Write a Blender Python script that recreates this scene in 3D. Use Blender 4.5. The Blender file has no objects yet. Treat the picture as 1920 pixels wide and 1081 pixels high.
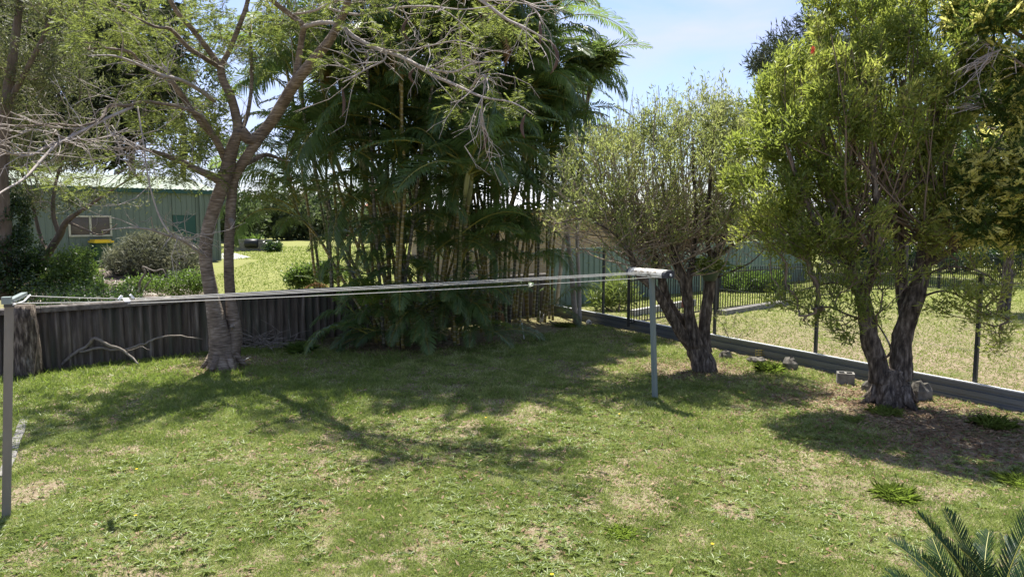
import bpy, math, random
import numpy as np
from mathutils import Vector, Matrix, Quaternion

# ------------------------------------------------------------------ camera, light, exposure
SC = bpy.context.scene
COL = SC.collection
H = 2.7; F = 1332.0; PITCH = math.radians(5.6)
cam_d = bpy.data.cameras.new('camera'); cam = bpy.data.objects.new('camera', cam_d); COL.objects.link(cam)
cam_d.sensor_width = 36.0; cam_d.lens = 36.0 * F / 1920.0
cam_d.clip_start = 0.05; cam_d.clip_end = 3000
cam.location = (0, 0, H); cam.rotation_euler = (math.pi/2 - PITCH, 0, 0)
SC.camera = cam

SUN = Vector((-0.09, 0.40, 1.0)).normalized()
world = bpy.data.worlds.new('World'); SC.world = world; world.use_nodes = True
wn = world.node_tree; wn.nodes.clear()
wo = wn.nodes.new('ShaderNodeOutputWorld'); bg = wn.nodes.new('ShaderNodeBackground')
sky = wn.nodes.new('ShaderNodeTexSky'); sky.sky_type = 'NISHITA'; sky.sun_disc = False
sky.sun_elevation = math.asin(SUN.z); sky.sun_rotation = math.atan2(SUN.x, SUN.y)
sky.air_density = 1.0; sky.dust_density = 0.8; sky.ozone_density = 2.6
bg.inputs['Strength'].default_value = 0.083
tc = wn.nodes.new('ShaderNodeTexCoord'); mp = wn.nodes.new('ShaderNodeMapping'); mp.inputs['Scale'].default_value = (1.0, 1.0, 3.2)
nz = wn.nodes.new('ShaderNodeTexNoise'); nz.inputs['Scale'].default_value = 2.3; nz.inputs['Detail'].default_value = 7; nz.inputs['Distortion'].default_value = 0.6
rp = wn.nodes.new('ShaderNodeValToRGB'); rp.color_ramp.elements[0].position = 0.46; rp.color_ramp.elements[1].position = 0.66
rp.color_ramp.elements[0].color = (0.12, 0.12, 0.12, 1); rp.color_ramp.elements[1].color = (0.85, 0.85, 0.85, 1)
mx = wn.nodes.new('ShaderNodeMixRGB'); mx.inputs[2].default_value = (4.1, 4.5, 6.5, 1)
wn.links.new(tc.outputs['Generated'], mp.inputs['Vector']); wn.links.new(mp.outputs[0], nz.inputs['Vector'])
wn.links.new(nz.outputs['Fac'], rp.inputs[0]); wn.links.new(rp.outputs[0], mx.inputs[0])
wn.links.new(sky.outputs[0], mx.inputs[1]); tint = wn.nodes.new('ShaderNodeMixRGB'); tint.blend_type = 'MULTIPLY'; tint.inputs[0].default_value = 1; tint.inputs[2].default_value = (1.0, .975, 1.04, 1)
wn.links.new(mx.outputs[0], tint.inputs[1]); wn.links.new(tint.outputs[0], bg.inputs['Color']); wn.links.new(bg.outputs[0], wo.inputs[0])

sl = bpy.data.lights.new('sun', 'SUN'); sl.energy = 5.0; sl.angle = math.radians(0.6); sl.color = (1.0, 0.95, 0.87)
so = bpy.data.objects.new('sun', sl); COL.objects.link(so); so.rotation_euler = SUN.to_track_quat('Z', 'Y').to_euler(); so.location = (-10, 40, 60)
SC.view_settings.view_transform = 'Standard'; SC.view_settings.look = 'None'
SC.view_settings.exposure = 1.27; SC.view_settings.gamma = 1.0; SC.view_settings.use_curve_mapping = False
SC.render.engine = 'CYCLES'
SC.cycles.max_bounces = 8; SC.cycles.diffuse_bounces = 3; SC.cycles.glossy_bounces = 2; SC.cycles.transmission_bounces = 6; SC.cycles.transparent_max_bounces = 8

# ------------------------------------------------------------------ projection helpers (true depths)
ca, sa = math.cos(PITCH), math.sin(PITCH)
def ray(px, py):
    xc = (px-960)/F; yc = (540.5-py)/F
    return np.array([xc, ca+yc*sa, -sa+yc*ca])
def P(px, py, D):
    d = ray(px, py); return d*(D/d[1]) + np.array([0, 0, H])
def G(px, py, g=0.0):
    d = ray(px, py); t = (g-H)/d[2]; return d*t + np.array([0, 0, H])
def on_line(px, A, B):          # ground point of line A-B seen in column px
    k = (px-960)/F/ca
    dx, dy = B[0]-A[0], B[1]-A[1]
    t = (k*A[1]-A[0])/(dx-k*dy); return np.array([A[0]+t*dx, A[1]+t*dy]), t

CORNER = np.array([0.95, 20.2]); LFT = np.array([-14.0, 7.95]); RGT = np.array([9.4, 5.9])
# back fence line runs LFT -> CORNER and on behind the neighbour; side boundary CORNER -> RGT
bd = (CORNER-LFT)/np.linalg.norm(CORNER-LFT); sd = (RGT-CORNER)/np.linalg.norm(RGT-CORNER)
bn = np.array([-bd[1], bd[0]]); sn = np.array([-sd[1], sd[0]])       # bn points away (back), sn points to the right neighbour
def sstep(x): x = np.clip(x, 0, 1); return x*x*(3-2*x)
def back_s(x, y): return (x-CORNER[0])*bn[0] + (y-CORNER[1])*bn[1]
def side_s(x, y): return (x-CORNER[0])*sn[0] + (y-CORNER[1])*sn[1]
def gh(x, y):
    x = np.asarray(x, float); y = np.asarray(y, float)
    b = back_s(x, y); s = side_s(x, y)
    g = 0.75*sstep(b/15)*sstep((4-x)/9)
    g = np.maximum(g, 0.16*sstep((s-0.06)/0.25))
    bump = 0.012*np.sin(x*1.9+np.sin(y*1.1))*np.cos(y*1.7) + 0.008*np.sin(x*4.3+y*3.1)
    return g + bump

# ------------------------------------------------------------------ mesh helpers
class MB:
    def __init__(s): s.v = []; s.f = []; s.m = []; s.n = 0; s.al = []
    def add(s, vs, fs, m=0, al=None):
        vs = [tuple(map(float, v)) for v in vs]
        s.v += vs; s.f += [tuple(i+s.n for i in f) for f in fs]; s.m += [m]*len(fs); s.n += len(vs)
        s.al += list(al) if al is not None else [0.0]*len(vs)
    def box(s, c, size, rz=0, m=0, ax=None):
        hx, hy, hz = size[0]/2, size[1]/2, size[2]/2
        cs, sn_ = math.cos(rz), math.sin(rz)
        vs = []
        for dz in (-hz, hz):
            for dx, dy in ((-hx,-hy),(hx,-hy),(hx,hy),(-hx,hy)):
                if ax is not None:
                    p = np.array(c)+ax[0]*dx+ax[1]*dy+ax[2]*dz; vs.append(p)
                else: vs.append((c[0]+dx*cs-dy*sn_, c[1]+dx*sn_+dy*cs, c[2]+dz))
        s.add(vs, [(3,2,1,0),(4,5,6,7),(0,1,5,4),(1,2,6,5),(2,3,7,6),(3,0,4,7)], m)
    def tube(s, pts, rad, n=6, m=0, wob=0.0, rng=None, cap=True):
        pts = [np.array(p, float) for p in pts]; k = len(pts)
        if np.isscalar(rad): rad = [rad]*k
        t0 = pts[1]-pts[0]; t0 = t0/(np.linalg.norm(t0)+1e-9)
        u = np.cross(t0, [0,0,1.0] if abs(t0[2]) < .9 else [1.0,0,0]); u /= np.linalg.norm(u)+1e-9
        vs = []; al = []; L = 0.0
        ang = [2*math.pi*i/n for i in range(n)]
        for i in range(k):
            a = pts[max(i-1, 0)]; b = pts[min(i+1, k-1)]; t = b-a; t = t/(np.linalg.norm(t)+1e-9)
            u = u - t*np.dot(u, t); u /= np.linalg.norm(u)+1e-9; w = np.cross(t, u)
            if i: L += np.linalg.norm(pts[i]-pts[i-1])
            for q in ang:
                r = rad[i]
                if wob and rng is not None: r *= 1+wob*(rng.random()-.5)*2
                vs.append(pts[i]+r*(math.cos(q)*u+math.sin(q)*w)); al.append(L)
        fs = []
        for i in range(k-1):
            for j in range(n):
                j2 = (j+1) % n; fs.append((i*n+j, i*n+j2, (i+1)*n+j2, (i+1)*n+j))
        if cap: fs.append(tuple(range(n))[::-1]); fs.append(tuple((k-1)*n+j for j in range(n)))
        s.add(vs, fs, m, al)
    def mesh(s, name, mats, origin=(0,0,0), smooth=False, along=False):
        me = bpy.data.meshes.new(name)
        o = origin
        me.from_pydata([(v[0]-o[0], v[1]-o[1], v[2]-o[2]) for v in s.v], [], s.f)
        for m in mats: me.materials.append(m)
        if len(mats) > 1: me.polygons.foreach_set('material_index', s.m)
        if smooth: me.polygons.foreach_set('use_smooth', [True]*len(me.polygons))
        if along:
            a = me.attributes.new('along', 'FLOAT', 'POINT'); a.data.foreach_set('value', s.al)
        me.update(); return me

def raw_mesh(name, V, Fc, mats, origin=(0,0,0), mi=None, smooth=False):
    """V (n,3), Fc (m,k) all the same size k"""
    me = bpy.data.meshes.new(name); V = np.asarray(V, np.float32)-np.array(origin, np.float32); Fc = np.asarray(Fc, np.int32)
    k = Fc.shape[1]; m = len(Fc)
    me.vertices.add(len(V)); me.vertices.foreach_set('co', V.ravel())
    me.loops.add(m*k); me.loops.foreach_set('vertex_index', Fc.ravel())
    me.polygons.add(m); me.polygons.foreach_set('loop_start', np.arange(0, m*k, k, dtype=np.int32))
    for x in mats: me.materials.append(x)
    if mi is not None: me.polygons.foreach_set('material_index', np.asarray(mi, np.int32))
    if smooth: me.polygons.foreach_set('use_smooth', np.ones(m, bool))
    me.update(calc_edges=True); return me

def link(name, me, parent=None, loc=None):
    o = bpy.data.objects.new(name, me); COL.objects.link(o)
    if parent is not None: o.parent = parent
    if loc is not None: o.location = loc
    return o
def tag(o, label=None, cat=None, group=None, kind=None):
    if label: o['label'] = label
    if cat: o['category'] = cat
    if group: o['group'] = group
    if kind: o['kind'] = kind
    return o
def thing(name, label, cat, loc=(0,0,0), group=None):
    o = bpy.data.objects.new(name, None); COL.objects.link(o); o.location = [float(c) for c in loc]; o.empty_display_size = .2
    return tag(o, label, cat, group)

def leaves(Pn, Dn, L, W, rng, fold=0.25, droop=0.0, flat=None):
    """kite-shaped leaves of two triangles; returns V,F"""
    n = len(Pn); Dn = Dn/(np.linalg.norm(Dn, axis=1, keepdims=True)+1e-9)
    r = rng.normal(size=(n, 3)) if flat is None else flat + rng.normal(size=(n,3))*0.35
    side = np.cross(Dn, r); side /= np.linalg.norm(side, axis=1, keepdims=True)+1e-9
    nor = np.cross(side, Dn)
    L = np.broadcast_to(L, n)[:, None]; W = np.broadcast_to(W, n)[:, None]
    mid = Pn+Dn*L*0.42
    tip = Pn+Dn*L; tip[:, 2] -= (L[:, 0]*droop)
    a = mid+side*W/2+nor*W*fold; b = mid-side*W/2+nor*W*fold
    V = np.stack([Pn, a, tip, b], 1).reshape(-1, 3)
    i = np.arange(n)[:, None]*4
    Fc = np.concatenate([i+np.array([[0, 1, 2]]), i+np.array([[0, 2, 3]])], 1).reshape(-1, 3)
    return V, Fc
def jitter_dirs(D, rng, amt): 
    D = D/(np.linalg.norm(D, axis=1, keepdims=True)+1e-9)
    return D+rng.normal(size=D.shape)*amt

# ------------------------------------------------------------------ materials
def mat_new(name):
    m = bpy.data.materials.new(name); m.use_nodes = True; nt = m.node_tree; nt.nodes.clear()
    out = nt.nodes.new('ShaderNodeOutputMaterial'); return m, nt, out
def ramp(nt, cols, pos=None):
    r = nt.nodes.new('ShaderNodeValToRGB'); e = r.color_ramp.elements
    pos = pos or [i/(len(cols)-1) for i in range(len(cols))]
    while len(e) < len(cols): e.new(0.5)
    for i, c in enumerate(cols): e[i].position = pos[i]; e[i].color = (*c, 1)
    return r
def noise(nt, scale, detail=4, vec=None, rough=.55):
    n = nt.nodes.new('ShaderNodeTexNoise'); n.inputs['Scale'].default_value = scale; n.inputs['Detail'].default_value = detail; n.inputs['Roughness'].default_value = rough
    if vec is not None: nt.links.new(vec, n.inputs['Vector'])
    return n
def coords(nt, scale=(1,1,1)):
    t = nt.nodes.new('ShaderNodeTexCoord'); m = nt.nodes.new('ShaderNodeMapping'); m.inputs['Scale'].default_value = scale
    nt.links.new(t.outputs['Object'], m.inputs['Vector']); return m.outputs[0]
def leafmat(name, cols, trans_col, trans=0.45, rough=0.45, spec=0.4, clump=0.8):
    m, nt, out = mat_new(name); L = nt.links
    g = nt.nodes.new('ShaderNodeNewGeometry'); n = noise(nt, clump, 2, g.outputs['Position'])
    ad = nt.nodes.new('ShaderNodeMath'); ad.operation = 'MULTIPLY_ADD'; ad.inputs[1].default_value = 0.55
    mr = nt.nodes.new('ShaderNodeMapRange'); mr.inputs[1].default_value = .3; mr.inputs[2].default_value = .7; mr.inputs[4].default_value = .5
    L.new(n.outputs['Fac'], mr.inputs[0]); L.new(g.outputs['Random Per Island'], ad.inputs[0]); L.new(mr.outputs[0], ad.inputs[2])
    r = ramp(nt, cols); L.new(ad.outputs[0], r.inputs[0])
    p = nt.nodes.new('ShaderNodeBsdfPrincipled'); p.inputs['Roughness'].default_value = rough; p.inputs['Specular IOR Level'].default_value = spec
    L.new(r.outputs[0], p.inputs['Base Color'])
    t = nt.nodes.new('ShaderNodeBsdfTranslucent'); mc = nt.nodes.new('ShaderNodeMixRGB'); mc.blend_type = 'MIX'; mc.inputs[0].default_value = .45
    mc.inputs[1].default_value = (*trans_col, 1); L.new(r.outputs[0], mc.inputs[2]); L.new(mc.outputs[0], t.inputs[0])
    ms = nt.nodes.new('ShaderNodeMixShader'); ms.inputs[0].default_value = trans
    L.new(p.outputs[0], ms.inputs[1]); L.new(t.outputs[0], ms.inputs[2]); L.new(ms.outputs[0], out.inputs[0]); return m
def surf(name, cols, scale=6, rough=.8, bump=.3, stretch=(1,1,1), metal=0, spec=.3, pos=None, bscale=None, detail=6, stain=None):
    m, nt, out = mat_new(name); L = nt.links
    v = coords(nt, stretch); n = noise(nt, scale, detail, v); r = ramp(nt, cols, pos); L.new(n.outputs['Fac'], r.inputs[0])
    p = nt.nodes.new('ShaderNodeBsdfPrincipled'); p.inputs['Roughness'].default_value = rough; p.inputs['Metallic'].default_value = metal; p.inputs['Specular IOR Level'].default_value = spec
    src = r.outputs[0]
    if stain:
        n2 = noise(nt, stain[0], 5, v); rr = ramp(nt, [(0,0,0),(1,1,1)], list(stain[2:4]) or [.5, .62]); L.new(n2.outputs['Fac'], rr.inputs[0])
        mm = nt.nodes.new('ShaderNodeMixRGB'); mm.inputs[2].default_value = (*stain[1], 1); L.new(rr.outputs[0], mm.inputs[0]); L.new(src, mm.inputs[1]); src = mm.outputs[0]
    L.new(src, p.inputs['Base Color'])
    if bump:
        b = nt.nodes.new('ShaderNodeBump'); b.inputs['Strength'].default_value = bump; b.inputs['Distance'].default_value = .02
        nb = noise(nt, bscale or scale*3, 6, v); L.new(nb.outputs['Fac'], b.inputs['Height']); L.new(b.outputs[0], p.inputs['Normal'])
    L.new(p.outputs[0], out.inputs[0]); return m
def lenticel_bark(name, c1, c2, c3, freq=26):
    m, nt, out = mat_new(name); L = nt.links
    v = coords(nt, (3, 3, freq)); n = noise(nt, 2.2, 5, v); n2 = noise(nt, 3, 4, coords(nt))
    r = ramp(nt, [c1, c2, c3], [.35, .5, .68]); mxn = nt.nodes.new('ShaderNodeMath'); mxn.operation = 'MULTIPLY_ADD'; mxn.inputs[1].default_value = .6
    h = nt.nodes.new('ShaderNodeMath'); h.operation = 'MULTIPLY'; h.inputs[1].default_value = .4; L.new(n2.outputs['Fac'], h.inputs[0])
    L.new(n.outputs['Fac'], mxn.inputs[0]); L.new(h.outputs[0], mxn.inputs[2]); L.new(mxn.outputs[0], r.inputs[0])
    p = nt.nodes.new('ShaderNodeBsdfPrincipled'); p.inputs['Roughness'].default_value = .85; L.new(r.outputs[0], p.inputs['Base Color'])
    b = nt.nodes.new('ShaderNodeBump'); b.inputs['Strength'].default_value = .8; b.inputs['Distance'].default_value = .03; L.new(n.outputs['Fac'], b.inputs['Height']); L.new(b.outputs[0], p.inputs['Normal'])
    L.new(p.outputs[0], out.inputs[0]); return m
def cane_mat(name, base, ring, freq=9.0):
    m, nt, out = mat_new(name); L = nt.links
    a = nt.nodes.new('ShaderNodeAttribute'); a.attribute_name = 'along'
    mu = nt.nodes.new('ShaderNodeMath'); mu.operation = 'MULTIPLY'; mu.inputs[1].default_value = freq; L.new(a.outputs['Fac'], mu.inputs[0])
    fr = nt.nodes.new('ShaderNodeMath'); fr.operation = 'FRACT'; L.new(mu.outputs[0], fr.inputs[0])
    r = ramp(nt, [ring, ring, base, base], [0, .16, .24, 1]); L.new(fr.outputs[0], r.inputs[0])
    n = noise(nt, 5, 4, coords(nt)); rr = ramp(nt, [(.45,.45,.45),(1.15,1.1,1)], [.3,.7]); L.new(n.outputs['Fac'], rr.inputs[0])
    mm = nt.nodes.new('ShaderNodeMixRGB'); mm.blend_type = 'MULTIPLY'; mm.inputs[0].default_value = 1; L.new(r.outputs[0], mm.inputs[1]); L.new(rr.outputs[0], mm.inputs[2])
    p = nt.nodes.new('ShaderNodeBsdfPrincipled'); p.inputs['Roughness'].default_value = .55; L.new(mm.outputs[0], p.inputs['Base Color']); L.new(p.outputs[0], out.inputs[0]); return m

M = {}
M['bark_grey'] = lenticel_bark('bark_grey', (.055,.04,.028), (.17,.13,.092), (.38,.32,.25))
M['twig_pale'] = surf('twig_pale', [(.16,.13,.11),(.34,.3,.26),(.5,.46,.41)], 9, .8, .2)
M['bark_dark'] = surf('bark_dark', [(.028,.022,.017),(.1,.08,.062),(.27,.23,.185)], 20, .95, 1.0, (1,1,.28), pos=[.34,.52,.7], stain=(4, (.26,.25,.22), .62, .7))
M['bark_brown'] = surf('bark_brown', [(.05,.038,.028),(.14,.11,.08),(.26,.22,.17)], 10, .9, .7, (1,1,.3))
M['twig_brown'] = surf('twig_brown', [(.09,.065,.045),(.24,.19,.14)], 8, .85, .2)
M['twig_mid'] = surf('twig_mid', [(.17,.13,.095),(.42,.35,.27)], 8, .85, .2)
M['leaf_poinciana'] = leafmat('leaf_poinciana', [(.05,.085,.022),(.11,.145,.04),(.21,.23,.07)], (.34,.4,.08), .5, .5, .25)
M['leaf_bottle'] = leafmat('leaf_bottle', [(.045,.08,.02),(.105,.155,.033),(.23,.265,.055),(.5,.48,.14)], (.46,.55,.09), .54, .42, .4)
M['leaf_olive'] = leafmat('leaf_olive', [(.055,.08,.03),(.13,.165,.06),(.25,.28,.1),(.45,.43,.2)], (.42,.48,.13), .52, .45, .4)
M['leaf_gold'] = leafmat('leaf_gold', [(.36,.38,.07),(.66,.62,.17),(.85,.8,.36)], (.85,.85,.26), .55, .6, .25)
M['leaf_conifer'] = leafmat('leaf_conifer', [(.02,.04,.012),(.05,.09,.02),(.1,.15,.03)], (.2,.28,.04), .4, .6, .25)
M['leaf_drab'] = leafmat('leaf_drab', [(.03,.045,.02),(.075,.09,.035),(.15,.155,.065),(.24,.23,.1)], (.2,.24,.07), .4, .5, .3, clump=.5)
M['leaf_dark'] = leafmat('leaf_dark', [(.012,.03,.012),(.03,.06,.018),(.06,.1,.025)], (.10,.18,.03), .35, .35, .5)
M['leaf_mid'] = leafmat('leaf_mid', [(.03,.06,.015),(.07,.12,.025),(.13,.18,.04)], (.2,.32,.05), .45, .4, .4)
M['leaf_greyg'] = leafmat('leaf_greyg', [(.045,.05,.035),(.13,.14,.09),(.32,.31,.19)], (.2,.22,.1), .3, .6, .3, clump=1.6)
M['leaf_far'] = leafmat('leaf_far', [(.035,.05,.025),(.07,.095,.045),(.13,.15,.08)], (.14,.2,.06), .35, .6, .2, clump=.2)
M['leaf_casu'] = leafmat('leaf_casu', [(.012,.02,.013),(.028,.04,.022),(.06,.075,.038)], (.08,.1,.04), .3, .6, .2, clump=.3)
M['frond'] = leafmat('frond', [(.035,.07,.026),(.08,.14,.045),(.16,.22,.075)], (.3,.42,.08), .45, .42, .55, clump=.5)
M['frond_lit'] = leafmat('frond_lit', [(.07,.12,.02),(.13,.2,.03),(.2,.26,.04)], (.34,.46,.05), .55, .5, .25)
M['frond_dead'] = leafmat('frond_dead', [(.2,.1,.03),(.3,.16,.06),(.36,.24,.12)], (.3,.15,.04), .3, .7, .2)
M['rachis'] = surf('rachis', [(.16,.17,.03),(.28,.26,.05)], 4, .5, 0)
M['cane'] = cane_mat('cane', (.26,.21,.05), (.42,.39,.28))
M['cane_green'] = cane_mat('cane_green', (.12,.15,.04), (.34,.32,.2))
M['cane_grey'] = cane_mat('cane_grey', (.12,.115,.075), (.34,.31,.25), 11)
M['shaft'] = surf('shaft', [(.24,.27,.1),(.38,.38,.2)], 3, .4, 0)
M['cycad'] = leafmat('cycad', [(.005,.019,.008),(.009,.03,.012),(.018,.045,.015)], (.02,.05,.01), .08, .5, .15)
M['cycad_rib'] = surf('cycad_rib', [(.25,.26,.05),(.38,.36,.08)], 5, .45, 0)
M['strap'] = leafmat('strap', [(.05,.08,.025),(.13,.17,.05),(.28,.29,.1)], (.3,.4,.07), .4, .4, .4)
M['asbestos'] = surf('asbestos', [(.065,.052,.038),(.13,.107,.082),(.29,.255,.205)], 3, .95, .35, (5,5,.5), pos=[.3,.55,.8], stain=(1.2, (.08,.078,.055)))
M['fence_cap'] = surf('fence_cap', [(.06,.052,.045),(.14,.125,.11),(.26,.245,.225)], 8, .95, .5, (1,1,1), pos=[.3,.5,.75])
M['steel_sheet'] = surf('steel_sheet', [(.11,.12,.127),(.14,.153,.16)], 1.5, .5, 0, metal=.1, spec=.5)
M['steel_cap'] = surf('steel_cap', [(.6,.62,.63),(.8,.81,.82)], 6, .4, .05, metal=.2)
M['post_dark'] = surf('post_dark', [(.03,.035,.034),(.06,.066,.062)], 5, .5, .05)
M['black_metal'] = surf('black_metal', [(.012,.013,.013),(.03,.031,.03)], 5, .45, 0)
M['galv'] = surf('galv', [(.15,.14,.12),(.25,.235,.2)], 12, .55, .15, (1,1,.3), metal=.3)
M['galv_green'] = surf('galv_green', [(.15,.19,.18),(.25,.29,.27)], 12, .5, .1, (1,1,.3), metal=.2)
M['cream'] = surf('cream', [(.55,.54,.48),(.72,.71,.66)], 10, .6, .1, stain=(14, (.2,.17,.13)))
M['plastic_dark'] = surf('plastic_dark', [(.035,.04,.05),(.07,.075,.085)], 8, .45, 0)
M['white_plastic'] = surf('white_plastic', [(.6,.62,.62),(.75,.76,.76)], 8, .4, 0)
M['line'] = surf('line', [(.5,.49,.45),(.66,.65,.6)], 20, .7, 0)
M['concrete'] = surf('concrete', [(.1,.093,.08),(.19,.18,.16),(.3,.29,.265)], 7, .95, .4, pos=[.25,.5,.8])
M['rock'] = surf('rock', [(.05,.045,.036),(.13,.12,.1),(.24,.225,.195)], 6, .95, .8, pos=[.3,.5,.75])
M['shed_wall'] = surf('shed_wall', [(.13,.16,.125),(.165,.2,.155)], 1.2, .5, 0)
M['shed_roof'] = surf('shed_roof', [(.22,.26,.2),(.28,.32,.25)], 1.0, .5, 0)
M['shed_trim'] = surf('shed_trim', [(.02,.065,.05),(.03,.085,.065)], 2, .45, 0)
M['frame_beige'] = surf('frame_beige', [(.45,.42,.3),(.55,.52,.4)], 3, .5, 0)
M['glass_dark'] = surf('glass_dark', [(.02,.018,.014),(.12,.1,.075)], 1.4, .06, 0, (1,1,2.5), spec=.5)
M['bin_yellow'] = surf('bin_yellow', [(.62,.42,.02),(.75,.52,.03)], 3, .4, 0)
M['bin_green'] = surf('bin_green', [(.015,.045,.025),(.025,.06,.035)], 3, .5, 0)
M['colorbond'] = surf('colorbond', [(.15,.21,.165),(.21,.275,.22)], 1.5, .55, 0)
M['roof_white'] = surf('roof_white', [(.5,.52,.55),(.66,.68,.7)], 1, .5, 0)
M['roof_tile'] = surf('roof_tile', [(.26,.1,.06),(.4,.18,.11)], 3, .8, .2)
M['wood_grey'] = surf('wood_grey', [(.12,.1,.08),(.28,.25,.21)], 10, .9, .4, (1,1,.3))
M['deadwood'] = surf('deadwood', [(.07,.055,.045),(.2,.175,.145),(.38,.35,.31)], 12, .9, .4)
M['litter'] = leafmat('litter', [(.09,.055,.03),(.2,.13,.075),(.36,.27,.17)], (.2,.12,.05), .15, .8, .2)
M['grass'] = leafmat('grass', [(.03,.05,.012),(.095,.145,.03),(.205,.265,.06),(.37,.4,.14),(.56,.53,.32)], (.32,.42,.08), .4, .5, .3, clump=2.2)
M['grass_far'] = leafmat('grass_far', [(.12,.17,.03),(.17,.22,.04),(.24,.27,.08)], (.3,.4,.06), .4, .6, .2, clump=.6)
M['weed'] = leafmat('weed', [(.085,.13,.03),(.16,.21,.055),(.27,.32,.11)], (.32,.4,.09), .4, .4, .4)
M['tuft'] = leafmat('tuft', [(.08,.12,.03),(.16,.21,.045),(.28,.32,.1)], (.3,.45,.05), .5, .4, .4)
M['yellow_flower'] = surf('yellow_flower', [(.75,.5,.01),(.85,.6,.02)], 3, .6, 0)
M['red_flower'] = surf('red_flower', [(.6,.05,.03),(.75,.1,.06)], 3, .6, 0)
M['pod'] = surf('pod', [(.05,.03,.022),(.13,.085,.065)], 7, .7, .2)
M['pot_green'] = surf('pot_green', [(.05,.085,.05),(.1,.14,.09)], 6, .6, .2)
M['rust'] = surf('rust', [(.24,.09,.05),(.4,.18,.11)], 9, .9, .2)
def brickmat(name, c1, c2, mortar, sc=5.5):
    m, nt, out = mat_new(name); L = nt.links
    b = nt.nodes.new('ShaderNodeTexBrick'); b.inputs['Scale'].default_value = 1.0; b.inputs['Color1'].default_value = (*c1,1); b.inputs['Color2'].default_value = (*c2,1); b.inputs['Mortar'].default_value = (*mortar,1)
    b.inputs['Brick Width'].default_value = .24; b.inputs['Row Height'].default_value = .086; b.inputs['Mortar Size'].default_value = .01
    t = nt.nodes.new('ShaderNodeTexCoord'); mp_ = nt.nodes.new('ShaderNodeMapping'); mp_.inputs['Rotation'].default_value = (math.pi/2, 0, 0)
    L.new(t.outputs['Object'], mp_.inputs[0]); L.new(mp_.outputs[0], b.inputs[0])
    p = nt.nodes.new('ShaderNodeBsdfPrincipled'); p.inputs['Roughness'].default_value = .9; L.new(b.outputs[0], p.inputs['Base Color']); L.new(p.outputs[0], out.inputs[0]); return m
M['brick_tan'] = brickmat('brick_tan', (.38,.25,.12), (.46,.31,.16), (.4,.36,.3))

# ground: soil, thatch, moss-green and bare patches
PATCH = [(G(1028,1005), .32), (G(1378,955), .30), (G(60,925), .42)]
def ground_mat():
    m, nt, out = mat_new('ground_soil_grass'); L = nt.links
    g = nt.nodes.new('ShaderNodeNewGeometry'); pos = g.outputs['Position']
    n1 = noise(nt, 1.1, 5, pos, .6); n2 = noise(nt, 14, 6, pos, .7); n3 = noise(nt, 60, 3, pos, .7)
    fine = ramp(nt, [(.10,.075,.048),(.22,.175,.115),(.38,.32,.23)], [.3,.5,.72]); L.new(n2.outputs['Fac'], fine.inputs[0])
    grn = ramp(nt, [(.055,.075,.018),(.10,.13,.03),(.17,.2,.05)], [.3,.5,.7]); L.new(n3.outputs['Fac'], grn.inputs[0])
    ad = nt.nodes.new('ShaderNodeMath'); ad.operation = 'ADD'; L.new(n1.outputs['Fac'], ad.inputs[0]); 
    h = nt.nodes.new('ShaderNodeMath'); h.operation = 'MULTIPLY'; h.inputs[1].default_value = .6; L.new(n2.outputs['Fac'], h.inputs[0]); L.new(h.outputs[0], ad.inputs[1])
    fac = ramp(nt, [(0,0,0),(1,1,1)], [.86,1.1]); L.new(ad.outputs[0], fac.inputs[0])
    # greener far lawns
    sp = nt.nodes.new('ShaderNodeSeparateXYZ'); L.new(pos, sp.inputs[0])
    far = nt.nodes.new('ShaderNodeMapRange'); far.inputs[1].default_value = 13; far.inputs[2].default_value = 22; L.new(sp.outputs[1], far.inputs[0])
    mxf = nt.nodes.new('ShaderNodeMath'); mxf.operation = 'MAXIMUM'; L.new(fac.outputs[0], mxf.inputs[0])
    fm = nt.nodes.new('ShaderNodeMath'); fm.operation = 'MULTIPLY'; fm.inputs[1].default_value = .75; L.new(far.outputs[0], fm.inputs[0]); L.new(fm.outputs[0], mxf.inputs[1])
    lawn = ramp(nt, [(.13,.165,.035),(.18,.21,.048),(.25,.25,.09)], [.3,.5,.72]); n5 = noise(nt, 5, 6, pos, .75); L.new(n5.outputs['Fac'], lawn.inputs[0])
    gm = nt.nodes.new('ShaderNodeMixRGB'); L.new(far.outputs[0], gm.inputs[0]); L.new(grn.outputs[0], gm.inputs[1]); L.new(lawn.outputs[0], gm.inputs[2])
    mm = nt.nodes.new('ShaderNodeMixRGB'); L.new(mxf.outputs[0], mm.inputs[0]); L.new(fine.outputs[0], mm.inputs[1]); L.new(gm.outputs[0], mm.inputs[2])
    p = nt.nodes.new('ShaderNodeBsdfPrincipled'); p.inputs['Roughness'].default_value = .95; p.inputs['Specular IOR Level'].default_value = .1; L.new(mm.outputs[0], p.inputs['Base Color'])
    b = nt.nodes.new('ShaderNodeBump'); b.inputs['Strength'].default_value = .7; b.inputs['Distance'].default_value = .03; L.new(n3.outputs['Fac'], b.inputs['Height']); L.new(b.outputs[0], p.inputs['Normal'])
    L.new(p.outputs[0], out.inputs[0]); return m
M['ground'] = ground_mat()

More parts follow.
